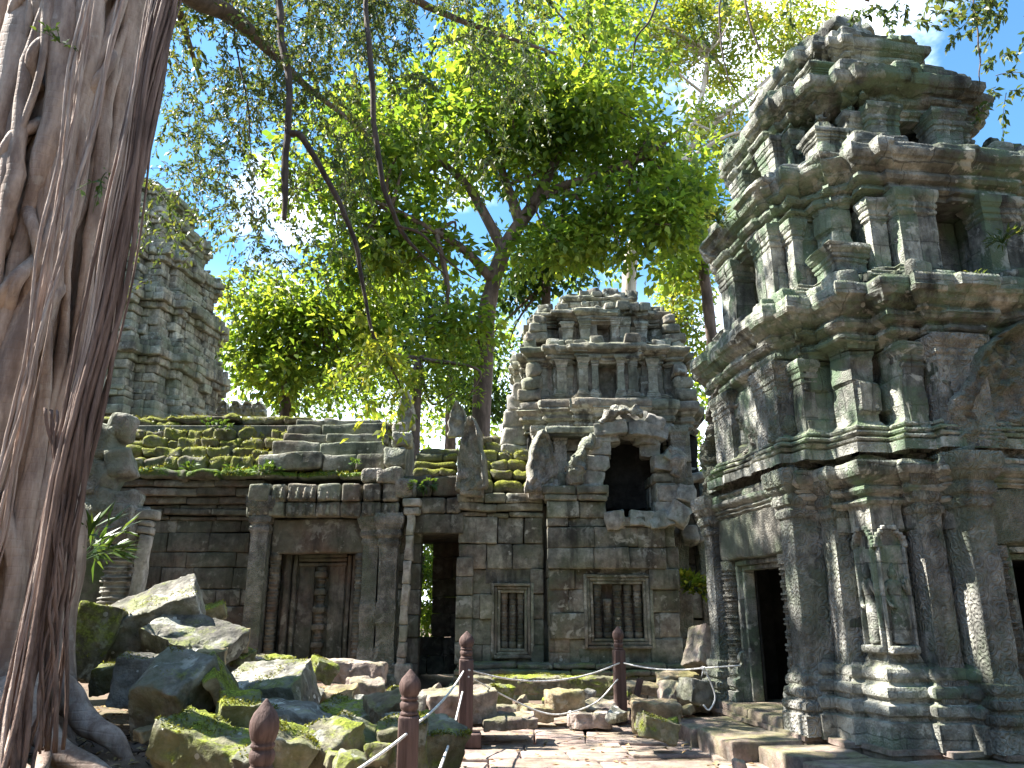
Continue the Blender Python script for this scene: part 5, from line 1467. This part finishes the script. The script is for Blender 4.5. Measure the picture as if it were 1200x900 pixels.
# ------------------------------------------------------------------ trees behind
def tree(name, label, loc, trunk, branches, ellipses, leafmat, barkmat, L, rad=(0.9, 1.7), per=85, asp=0.5, trunk_r=(.5, .4, .3), extra=6):
    t = thing(name, label, 'tree', loc, 0, 'jungle trees behind the ruins')
    w = MB(); tp = smooth_path(trunk, 40); tube(w, tp, trunk_r, 12, 0.06, 1.2)
    t_ = w.build('trunk', barkmat, t)
    bw, cr = MB(), MB()
    ends = []
    for b, r in branches:
        bp = smooth_path(b, 26); tube(bw, bp, r, 8, 0.05, 1.0); ends += [bp[k] for k in (12, 18, 25)]
    ends = ends or [tp[-1]]
    for (c, rx, ry, rz_, n) in ellipses:
        for k in range(n):
            d = rnd_dir(1)[0] * RNG.random() ** 0.38
            p = np.asarray(c) + d * np.array((rx, ry, rz_))
            clump(cr, p, RNG.uniform(*rad), int(per * RNG.uniform(.6, 1.3)), L, asp)
            if k % extra == 0:
                e = ends[int(np.argmin([np.linalg.norm(np.asarray(q) - p) for q in ends]))]
                m = (np.asarray(e) + p) / 2 + RNG.normal(0, .5, 3)
                tube(bw, smooth_path([e, m, p], 10), [.09, .05, .02], 5)
    if bw.n: bw.build('branch', barkmat, t)
    cr.build('crown', leafmat, t)
    return t
def ell(u, v, Y, ru, rv, n, dy=None):
    c = P(u, v, Y); k = ppm(Y, c[2])
    return (c, ru / k, dy or (ru / k) * 0.7, rv / k, n)
TY = 27.0
def q(u, v, Y=TY): return P(u, v, Y)
b0 = P(566, 430, TY)
tree('broadleaf_tree', 'big bright-green tree with forking brown trunk centred above the ruins', (b0[0], TY, 0),
     [(b0[0] - .3, TY, -0.2), (b0[0] - .1, TY, 5), q(568, 400), q(576, 340), q(592, 290), q(622, 244)],
     [([q(592, 292), q(610, 262), q(640, 228), q(700, 205, TY - 1), q(760, 180, TY - 2), q(800, 150, TY - 2)], [.28, .22, .15, .07]), ([q(610, 262), q(600, 235), q(585, 190), q(560, 130)], [.25, .18, .08]),
      ([q(622, 244), q(650, 190), q(670, 120), q(690, 60)], [.25, .15, .06]), ([q(580, 330), q(540, 290, TY - 1), q(470, 250, TY - 2), q(400, 220, TY - 2)], [.22, .12, .05]), ([q(590, 290), q(540, 210), q(470, 160), q(420, 140)], [.22, .12, .05])],
     [ell(560, 140, TY, 150, 95, 66), ell(700, 165, TY - 1, 115, 95, 60), ell(440, 190, TY - 1, 110, 90, 46), ell(640, 70, TY, 170, 60, 46), ell(765, 240, TY - 2, 60, 80, 30),
      ell(480, 280, TY - 1, 70, 45, 20), ell(690, 270, TY, 60, 30, 16), ell(420, 300, TY, 60, 40, 14),
      ell(640, 300, TY - 1, 45, 28, 7), ell(525, 385, TY - 1, 35, 40, 8)],
     M_LEAF, M_BARK, 0.36, (0.8, 1.6), 95, 0.55, (.42, .34, .30, .26))
b1 = P(640, 340, 33)
tree('broadleaf_tree', 'dark-leaved tree showing between the forking trunk and the block tower', (b1[0], 33, 0),
     [(b1[0], 33, -.2), (b1[0], 33, 6), q(640, 330, 33)], [], [ell(640, 305, 33, 55, 32, 20), ell(600, 345, 33, 25, 20, 4), ell(560, 440, 33, 40, 45, 12)], M_LEAFDARK, M_BARK, 0.36, (0.9, 1.5), 95, 0.55, (.4, .3, .2))
b2 = P(340, 430, 31)
tree('broadleaf_tree', 'low round-crowned bright green tree directly behind the mossy gallery roof', (b2[0], 31, 0),
     [(b2[0], 31, -.2), (b2[0], 31, 5), q(340, 390, 31)], [([q(340, 420, 31), q(380, 360, 31), q(420, 330, 31)], [.2, .1, .05])],
     [ell(320, 365, 31, 62, 42, 26), ell(390, 390, 31, 70, 60, 34), ell(285, 420, 31, 35, 45, 10), ell(350, 440, 31, 80, 30, 16), ell(440, 350, 31, 50, 50, 14)], M_LEAF, M_BARK, 0.34, (0.8, 1.5), 95, 0.55, (.4, .3, .2))
b3 = P(490, 430, 25)
tree('broadleaf_tree', 'small bushy tree behind the two upright roof stones', (b3[0], 25, 0),
     [(b3[0], 25, -.2), (b3[0], 25, 4), q(490, 420, 25)], [], [ell(470, 440, 25, 55, 40, 16), ell(530, 430, 25, 40, 45, 12), ell(420, 455, 25, 40, 25, 8)], M_LEAF, M_BARK, 0.2, (0.5, 0.9), 70, 0.5, (.25, .2, .12))
b4 = P(530, 400, 38)
tree('broadleaf_tree', 'blue-green dense tree filling in left of the forking trunk', (b4[0], 38, 0),
     [(b4[0], 38, -.2), (b4[0], 38, 8), q(530, 380, 38)], [], [ell(490, 370, 38, 60, 60, 30), ell(440, 420, 38, 50, 50, 16)], M_LEAFDARK, M_BARK, 0.4, (1.0, 1.8), 95, 0.55, (.4, .3, .2))
b5 = P(735, 360, 30)
tree('pale_trunk_tree', 'tall pale-trunked tree with thin sprawling branches beside the carved tower', (b5[0] + .6, 34, 0),
     [(b5[0] + .8, 34, -.2), (b5[0] + .8, 34, 8), q(737, 330, 34), q(760, 250, 34), q(790, 200, 34)],
     [([q(790, 200, 34), q(830, 150, 34), q(880, 110, 34), q(935, 60, 34)], [.2, .14, .06]), ([q(780, 215, 34), q(815, 140, 34), q(830, 70, 34), q(850, 10, 34)], [.18, .12, .05]), ([q(800, 190, 34), q(850, 160, 33), q(900, 150, 33)], [.14, .09, .05]), ([q(750, 285, 34), q(700, 215, 34), q(690, 180, 34)], [.16, .1, .05]), ([q(770, 240, 34), q(820, 220, 34), q(850, 190, 33)], [.12, .08, .04])],
     [ell(850, 60, 34, 90, 55, 50), ell(930, 40, 34, 60, 40, 30), ell(845, 150, 34, 45, 50, 26), ell(780, 30, 34, 70, 45, 34), ell(700, 10, 34, 90, 35, 26)], M_LEAFYEL, M_BARKPALE, 0.3, (0.6, 1.3), 75, 0.45, (.42, .36, .32, .22), 3)
b6 = P(795, 400, 42)
tree('broadleaf_tree', 'light green far tree in the gap between block tower and carved tower', (b6[0], 42, 0),
     [(b6[0], 42, -.2), (b6[0], 42, 8), q(790, 360, 42)], [], [ell(790, 390, 42, 45, 70, 34), ell(810, 310, 42, 30, 40, 10)], M_LEAFYEL, M_BARK, 0.36, (0.9, 1.6), 90, 0.5, (.3, .2, .15))
b7 = P(825, 220, 30)
tree('broadleaf_tree', 'deep green tree hugging the left shoulder of the carved tower', (b7[0], 30, 0),
     [(b7[0], 30, -.2), (b7[0], 30, 8), q(815, 230, 30)], [], [ell(808, 225, 30, 40, 60, 24), ell(800, 300, 30, 25, 30, 6)], M_LEAF, M_BARK, 0.36, (0.8, 1.4), 90, 0.55, (.35, .28, .2))
mb = MB()                                       # far forest, one mass behind everything
for k in range(900):
    X = RNG.uniform(-46, 46); Y = RNG.uniform(44, 62)
    clump(mb, (X, Y, RNG.uniform(0, 21 + 4 * math.sin(X * .23 + 1))), RNG.uniform(1.2, 2.2), 55, 0.5, 0.55)
struct(mb.build('far_forest', M_LEAF), 'stuff')
mb = MB()                                       # unseen jungle beside and behind the court, added to cut low sky light
for k in range(1500):
    a = RNG.uniform(math.radians(-215), math.radians(35)); rr = RNG.uniform(21, 30)
    X, Y = rr * math.cos(a), rr * math.sin(a)
    clump(mb, (X, Y, 17 * RNG.random() ** 1.0), RNG.uniform(1.5, 2.6), 22, 1.1, 0.65)
struct(mb.build('shading_forest', M_LEAFDARK), 'stuff')
mb = MB()
bs = thing('shrub', 'sunlit green shrub seen through the narrow doorway', 'shrub', (-2.6, 22.5, 0))
for k in range(48): clump(mb, (RNG.uniform(-4.0, -1.6), RNG.uniform(22, 23.4), RNG.uniform(0.4, 4.2)), .55, 90, 0.18)
mb.build('foliage', M_LEAF, bs)
mb = MB(); tube(mb, smooth_path([(-2.6, 22.5, -.1), (-2.6, 22.5, 1.5), (-2.5, 22.5, 3)], 8), [.06, .03], 6); mb.build('stem', M_BARK, bs)

# small plants
def plant(label, c, n, L, spread, asp=0.5, mat=M_LEAFPLANT, up=0.6, group='small plants rooted in the masonry', name='wall_plant'):
    t = thing(name, label, 'plant', tuple(c), 0, group)
    mb = MB(); st = MB()
    for k in range(n):
        d = rnd_dir(1)[0]; d[2] = abs(d[2]) * up + 0.15; d[1] -= 0.3
        e = np.asarray(c) + d * spread * RNG.uniform(.5, 1.0)
        tube(st, smooth_path([c, (np.asarray(c) + e) / 2 + (0, 0, .04), e], 5), [.006, .003], 4)
        m = 5
        dirs = d + rnd_dir(m) * 0.7
        leaf_quads(mb, e + RNG.normal(0, .02, (m, 3)), dirs, np.array((0, -.3, 1)) + rnd_dir(m) * .4, L * RNG.uniform(.6, 1.2, m), L * asp * RNG.uniform(.7, 1.1, m))
    mb.build('leaves', mat, t); st.build('stem', M_LEAFDARK, t)
    return t
plant('pale green seedlings on the mossy ledge above the left pilaster', P(312, 556, 15.95), 16, 0.15, 0.28)
plant('tiny seedling at the left of the mossy ledge', P(222, 552, 15.95), 8, 0.13, 0.22)
plant('low seedlings in the middle of the mossy ledge', P(270, 556, 15.95), 10, 0.12, 0.22)
plant('seedling on the slab above the frieze figures', P(415, 547, 15.9), 6, 0.10, 0.15)
plant('feathery fern hanging beside the narrow doorway roof', P(497, 568, 15.85), 26, 0.16, 0.36, 0.35, M_LEAFPLANT, -0.5)
plant('leafy green plants on the crest of the mossy roof', P(255, 508, 17.3), 20, 0.12, 0.4)
plant('leafy shrub sprouting from the pale broken wall', P(806, 692, 16.3), 34, 0.2, 0.5, 0.5, M_LEAFYEL)
plant('yellow-green shrub tip against the pale broken wall', P(825, 698, 16.4), 16, 0.2, 0.36, 0.5, M_LEAFYEL)
plant('grassy tuft high on the front of the carved tower', P(1175, 285, 8.3), 16, 0.10, 0.18, 0.25, M_LEAFFIG)
plant('small tuft on the tower ledge below the upper niche', P(1140, 330, 8.2), 12, 0.08, 0.14, 0.3, M_LEAFFIG)
plant('mossy fern tuft under the cornice on the tower left side', P(842, 262, 9.9), 20, 0.12, 0.22, 0.4, M_LEAFFIG)
plant('long-leaved plant growing between fig roots and ruined porch', P(92, 660, 9.6), 34, 0.34, 0.7, 0.16, M_LEAFPLANT)

# ------------------------------------------------------------------ wooden posts and rope
def finial(mb, z, w):
    lathe(mb, (0, 0, z), [(0, w * .40), (.015, w * .46), (.03, w * .40), (.036, w * .36), (.05, w * .44), (.085, w * .47), (.10, w * .40), (.106, w * .36), (.115, w * .44), (.125, w * .44), (.132, w * .38), (.15, w * .46),
                          (.19, w * .54), (.225, w * .53), (.26, w * .42), (.29, w * .24), (.315, w * .09), (.325, .004)], 20)
POSTG = 'wooden rope posts beside the path'
def post(label, loc, h, w, rz=0, base=False):
    t = thing('rope_post', label, 'post', loc, R(rz), POSTG)
    mb = MB(); V, Q = rbox(w, w, h - .3, .012, .12); V[:, 2] += (h - .3) / 2; mb.add(V, Q); mb.build('shaft', M_WOOD, t, world=False)
    mb = MB(); finial(mb, h - .301, w); mb.build('finial', M_WOOD, t, world=False)
    if base:
        mb = MB(); V, Q = rbox(w * 2.2, w * 2.0, .16, .02, .1); V[:, 2] += .07; V = V + .006 * vecn(V * 8); mb.add(V, Q); mb.build('foot_block', M_WOOD, t, world=False)
    return t
def at_depth(u, v, dep):
    d = ray(u, v); return np.array((0, 0, CAM_Z)) + d * dep
p1 = at_depth(312, 825, 3.7); p2 = at_depth(481, 788, 5.8); p3 = G(545, 874, 0.02); p4 = G(728, 847, 0.02)
post('nearest post, only its onion-shaped top showing above the mossy blocks', (p1[0], p1[1], 0), p1[2], .13, 8)
post('sharply pointed post standing among mossy rubble at the path edge', (p2[0], p2[1], 0), p2[2], .15, 5)
post('tall post on a square foot block at the path edge', (p3[0], p3[1], .02), 1.26, .17, 4, True)
post('post at the far end of the paving with a plank leaning on it', (p4[0], p4[1], .02), 1.27, .155, 10)
pk = thing('wooden_plank', 'short worn plank leaning against the far rope post', 'plank', (p4[0] + .12, p4[1] - .1, .02), R(10))
mb = MB(); V, Q = rbox(.09, .05, .62, .01, .1); V[:, 2] += .3; mb.add(V @ rotm(-6, 18, 0).T, Q); mb.build('board', M_WOOD, pk, world=False)
def rope(label, pts, r=0.011, knot=None):
    t = thing('barrier_rope', label, 'rope', tuple(pts[0]), 0, 'white barrier ropes')
    mb = MB(); tube(mb, smooth_path(pts, 40), [r], 8); mb.build('strand', M_ROPE, t)
    if knot is not None:
        for kp in knot:
            k = MB()
            kp = np.asarray(kp)
            for j in range(3):
                a = np.linspace(0, 2 * math.pi, 16); rr = r * 1.6
                ring = np.stack([rr * np.cos(a), rr * np.sin(a) * (0.6 if j else 1), rr * np.sin(a + j * 2)], 1) @ rotm(40 * j, 60 * j, 20 * j).T + kp
                tube(k, ring, [r * .8], 7)
            for dd in ((.04, -.02, -.09), (-.03, -.02, -.1), (.07, 0, -.05)):
                tube(k, [kp, kp + np.array(dd) * .6, kp + np.array(dd)], [r * .7, r * .4], 6)
            k.build('knot', M_ROPE, t)
    return t
def sag(a, b, s, n=7):
    a, b = np.asarray(a), np.asarray(b)
    return [a + (b - a) * t - np.array((0, 0, 4 * s * t * (1 - t))) for t in np.linspace(0, 1, n)]
d3, d4 = p3[1] - .09, p4[1] - .08
rope('upper rope sagging between the foot-block post and the far post', sag(P(549, 785, d3), P(726, 777, d4), .18))
kn = P(668, 835, d4 - .5)
rope('lower slack rope knotted near the pale stone by the paving', [P(549, 793, d3), P(600, 820, d4 - .7), P(640, 836, d4 - .6), kn, P(700, 822, d4 - .2), P(724, 796, d4)], 0.0105, [kn])
e = P(868, 780, 10.4); k2 = P(824, 783, 10.5)
rope('rope running from the far post to the tower pilaster, loosely knotted', sag(P(731, 777, d4), k2, .05) + [e], 0.0105, [k2])
rope('dangling rope end below the knot beside the tower pilaster', [k2, P(833, 800, 10.5), P(838, 818, 10.5), P(831, 832, 10.45), P(824, 826, 10.45)], 0.0105)
rope('rope sloping down from the foot-block post to the pointed post', sag(P(543, 787, d3), at_depth(484, 851, 5.68), .06))
rope('rope leading from the pointed post towards the nearest post', sag(at_depth(478, 859, 5.65), at_depth(318, 960, 3.7), .03))
rope('second rope dropping from low on the foot-block post', [P(542, 811, d3), P(531, 856, p3[1] - 1.2), at_depth(517, 897, 5.2), at_depth(505, 930, 4.6)])

# ------------------------------------------------------------------ fallen stones
STG = 'fallen temple stones'
MATS = {'g': M_RUB, 'm': M_RUBMOSS, 't': M_RUBTAN, 'p': M_RUBPINK}
def fallen(label, u, v, Y, size, rot, mat='g', cuts=1, r=0.03, amp=0.03):
    c = P(u, v, Y)
    mb = MB()
    block(mb, (0, 0, 0), tuple(x * 0.9 for x in size), None, r * 0.6, 0.03, 0, 2.6, cuts=cuts)
    V = mb.verts(); o3 = RNG.uniform(0, 60, 3)
    V = V + 0.7 * amp * vecn(V * 2.4 + o3, 1, 2) + 0.02 * vecn(V * 9 + o3, 2, 3) - 0.03 * (np.clip(fbm(V * 3.4 + o3, 5, 3) - 0.35, 0, 1))[:, None] * np.sign(V)
    V = V @ rotm(*rot).T
    low = V[:, 2].min()
    mb.V = [V - np.array((0, 0, low))]
    o = mb.build('fallen_stone', MATS[mat], sharp=45)
    o.location = (c[0], c[1], c[2] + low)
    tag(o, label, 'stone block', STG)
    if mat in 'mg' and size[0] > 0.3: moss_fuzz(o, int((1500 if mat == 'm' else 350) * max(.25, size[0] * size[1])), 0.026, 0.0 if mat == 'm' else 0.35, 0.35, 2.6)
    return o
fallen('large tilted grey block with curved carved end, highest of the rubble heap', 183, 722, 10.6, (1.25, .9, .55), (24, -22, 14), 'g', 1)
fallen('lichen-flecked slab sliding below the highest tilted block', 225, 758, 10.2, (1.2, .9, .5), (26, 18, -12), 'g', 2)
fallen('dark block wedged under the highest tilted block', 150, 765, 10.8, (1.3, .9, .9), (0, 12, 10), 'g', 1)
fallen('green-stained slab leaning next to the fig roots', 106, 752, 10.0, (.55, .5, .95), (-8, 14, 20), 'm', 1)
fallen('low moss-topped stone strip between fig root and rubble', 142, 792, 9.6, (.62, .5, .32), (8, -4, 6), 'm', 1)
fallen('large grey block with white lichen spots and moss at its lower edge', 208, 820, 7.9, (.72, .62, .78), (32, 8, -18), 'g', 1)
fallen('long mossy boulder at the bottom edge in front of the white-spotted block', 248, 884, 6.9, (.95, .6, .5), (10, 16, -14), 'm', 2)
fallen('thin tilted slab with a bright green mossy edge', 262, 806, 8.0, (.16, .7, .62), (24, -32, 10), 'm', 1)
fallen('square mossy block below the thin green-edged slab', 279, 846, 7.3, (.4, .42, .46), (14, 6, 24), 'm', 1)
fallen('broad flat-topped grey block speckled with pale lichen', 318, 812, 9.3, (1.2, .9, .5), (18, -4, -16), 'g', 1)
fallen('small upright tan block beside the slanting lichen slab', 247, 782, 9.0, (.36, .35, .36), (4, -4, 16), 't', 1)
fallen('pale yellowish block lying behind the heap near the gallery wall', 262, 750, 11.2, (.6, .5, .36), (6, 8, -14), 't', 1)
fallen('mossy knob-shaped stone on top near the gallery wall', 245, 720, 11.8, (.5, .4, .28), (8, -14, 20), 'm', 2)
fallen('flat mossy stone lying before the false door', 318, 779, 12.0, (.75, .5, .24), (8, 2, 6), 'm', 2)
fallen('rounded tan cobble between mossy stones before the false door', 350, 782, 11.6, (.32, .3, .22), (0, 5, 20), 't', 3)
fallen('dark mossy boulder at the left end of the long pink block', 378, 786, 11.6, (.36, .35, .32), (10, 20, 30), 'm', 2)
fallen('long straight pinkish block lying before the false door', 404, 787, 12.4, (1.35, .4, .34), (2, 2, -3), 'p', 0)
fallen('grey angular block below the right end of the long pink block', 428, 811, 11.2, (.52, .45, .36), (6, 4, 16), 'p', 2)
fallen('brown notched stone in the middle of the heap', 396, 818, 10.2, (.5, .4, .24), (8, -6, -12), 't', 2)
fallen('mossy stone slumped before the brown notched stone', 350, 818, 9.9, (.5, .4, .34), (14, 22, 10), 'g', 2)
fallen('wide moss-topped slab in the middle of the heap', 408, 842, 8.6, (.85, .6, .3), (12, 3, -6), 'm', 1)
fallen('ochre tilted block leaning left of the pointed post', 455, 834, 8.4, (.42, .45, .36), (20, -16, 20), 't', 1)
fallen('narrow dark slab slanting beside the brightest moss boulder', 424, 870, 6.9, (.62, .3, .22), (14, 26, -14), 'm', 1)
fallen('brightest yellow-green moss boulder low in the heap', 376, 880, 6.4, (.5, .5, .36), (18, 10, -20), 'm', 2)
fallen('ochre mossy block right behind the nearest post', 336, 884, 6.2, (.42, .42, .34), (14, 16, 20), 'm', 1)
fallen('small pale mossy stone at the bottom edge left of the ropes', 412, 896, 5.8, (.22, .2, .16), (0, 10, 10), 'm', 2)
fallen('mossy block hidden partly by the pointed post', 470, 874, 6.8, (.45, .4, .4), (10, -6, 14), 'm', 1)
fallen('bright moss-capped block at the foot of the foot-block post', 510, 868, 7.4, (.42, .5, .38), (12, 8, 30), 'm', 1)
fallen('big plain brown-grey block behind the foot-block post', 538, 830, 10.4, (.95, .7, .48), (2, -4, 14), 'p', 1)
fallen('dark block between the pointed post and the big plain block', 486, 830, 10.4, (.5, .5, .42), (0, 6, -10), 'g', 2)
fallen('olive rounded stone right of the big plain block', 585, 815, 12.2, (.42, .4, .34), (6, 8, 20), 'm', 2)
fallen('pale block end resting behind the foot-block post', 562, 802, 12.6, (.44, .35, .22), (0, 2, 8), 'p', 1)
fallen('pale orange squared stone at the far edge of the paving', 662, 824, 11.6, (.52, .42, .36), (0, -3, 12), 't', 1)
fallen('low pale stone left of the orange squared stone', 628, 835, 11.4, (.46, .4, .2), (4, 3, 20), 't', 2)
fallen('flat brown slab between orange stone and far post', 702, 829, 11.8, (.66, .5, .16), (8, 2, -8), 'p', 1)
fallen('long low mossy step block below the blind windows', 650, 803, 13.8, (2.6, .5, .3), (0, 0, 1), 'm', 0)
fallen('brown stone under the flat brown slab by the far post', 690, 842, 11.2, (.6, .4, .2), (0, -2, 6), 'p', 1)
fallen('yellowish squared block right of the leaning plank', 768, 838, 10.7, (.66, .5, .4), (4, 2, -6), 't', 1)
fallen('dark mossy wedge on the ground right of the leaning plank', 770, 852, 9.7, (.48, .36, .26), (0, 16, 10), 'm', 3)
fallen('broad brown block behind the yellowish squared block', 800, 815, 11.8, (.62, .6, .46), (2, -2, 8), 'p', 1)
fallen('flat slabby stone on top of the right-hand pile', 752, 806, 12.4, (.9, .5, .14), (6, 3, 6), 't', 1)
fallen('second flat stone lying across the right-hand pile', 800, 796, 12.6, (.9, .6, .2), (8, -4, -8), 't', 1)
fallen('pale pinkish leaning block with a dark underside beside the tower pilaster', 826, 762, 12.4, (.5, .5, .66), (-14, 26, 20), 'p', 1)
fallen('grey rubble stone between right-hand pile and plinth', 815, 812, 11.4, (.4, .4, .36), (0, 10, 24), 'g', 2)
fallen('loose stone in front of the middle tower steps', 590, 832, 11.6, (.4, .3, .14), (0, 2, 10), 'p', 1)
fallen('raised paving slab tipped at the far left of the path', 597, 846, 10.2, (.72, .55, .14), (3, -2, 6), 'p', 0)
fallen('little white stone on the ground before the tower plinth', 867, 897, 6.7, (.13, .1, .09), (0, 10, 20), 'p', 2)
fallen('dark stone mostly buried in the heap behind the white-spotted block', 190, 800, 9.4, (1.1, .9, .6), (0, 5, 20), 'g', 1)
fallen('dark base block beneath the broad flat-topped block', 330, 850, 8.0, (1.0, .8, .4), (0, 6, 10), 'g', 1)

SMALL = [(235, 872, 7.2), (300, 868, 7.0), (318, 850, 7.4), (352, 846, 8.2), (388, 858, 7.6), (440, 858, 7.6), (446, 884, 6.4), (395, 893, 6.0), (300, 895, 6.2), (432, 828, 9.6), (468, 812, 11.0), (442, 800, 11.6), (335, 795, 11.2), (300, 775, 11.8),
         (284, 770, 11.4), (268, 835, 8.2), (232, 845, 7.8), (160, 815, 8.8), (172, 860, 7.6), (498, 845, 8.6), (520, 850, 8.8), (470, 850, 8.0), (590, 808, 12.6), (612, 822, 12.4), (642, 820, 12.6), (720, 838, 10.9), (745, 822, 11.6), (788, 846, 10.2), (806, 832, 10.8), (735, 812, 12.2), (780, 800, 12.6), (690, 812, 12.8)]
SMALL += [(RNG.uniform(230, 520), v_, 0) for v_ in RNG.uniform(800, 895, 34)]
for (u, v, Y) in SMALL:
    if not Y: Y = float(G(u, v, 0.32)[1])
    w = RNG.uniform(0.16, 0.38)
    fallen('small angular broken stone lying loose among the larger fallen blocks', u, v, Y, (w, w * RNG.uniform(.6, .9), w * RNG.uniform(.4, .7)), (RNG.uniform(-20, 20), RNG.uniform(-20, 20), RNG.uniform(0, 90)), RNG.choice(['g', 'm', 'm', 't', 'p']), 2, 0.02, 0.02)
# ------------------------------------------------------------------ leaf litter
mb = MB()
n = 5200
X = np.concatenate([RNG.uniform(-6, 0, 3200), RNG.uniform(-1.5, 4.5, 2000)]); Y = np.concatenate([RNG.uniform(3.5, 14.5, 3200), RNG.uniform(3.5, 13.5, 2000)])
keep = (np.abs(X - .8) > 2.0) | (RNG.random(n) < 0.22)
X, Y = X[keep], Y[keep]
Zg = np.maximum(ground_z(X, Y) + 0.02, np.where(np.abs(X - .8) < 2.2, 0.018, -9))
nn = len(X)
leaf_quads(mb, np.stack([X, Y, Zg], 1), rnd_dir(nn) * np.array((1, 1, .15)), np.array((0, 0, 1)) + rnd_dir(nn) * .35, RNG.uniform(.05, .12, nn), RNG.uniform(.025, .06, nn))
struct(mb.build('leaf_litter', M_LITTER), 'stuff')
mb = MB()
for k in range(260):                            # dead twigs and thin roots on the soil round the fig
    x, y = RNG.uniform(-5.2, -1.2), RNG.uniform(4.5, 9.5)
    L = RNG.uniform(.15, .6); a = RNG.uniform(0, 6.28); z = float(ground_z([x], [y])[0])
    pts = np.array([(x + L * t * math.cos(a), y + L * t * math.sin(a), z + .015 + .05 * math.sin(t * 3 + a)) for t in np.linspace(0, 1, 5)]) + RNG.normal(0, .012, (5, 3))
    tube(mb, pts, [.008, .004], 4)
struct(mb.build('twig_litter', M_LIANA), 'stuff')
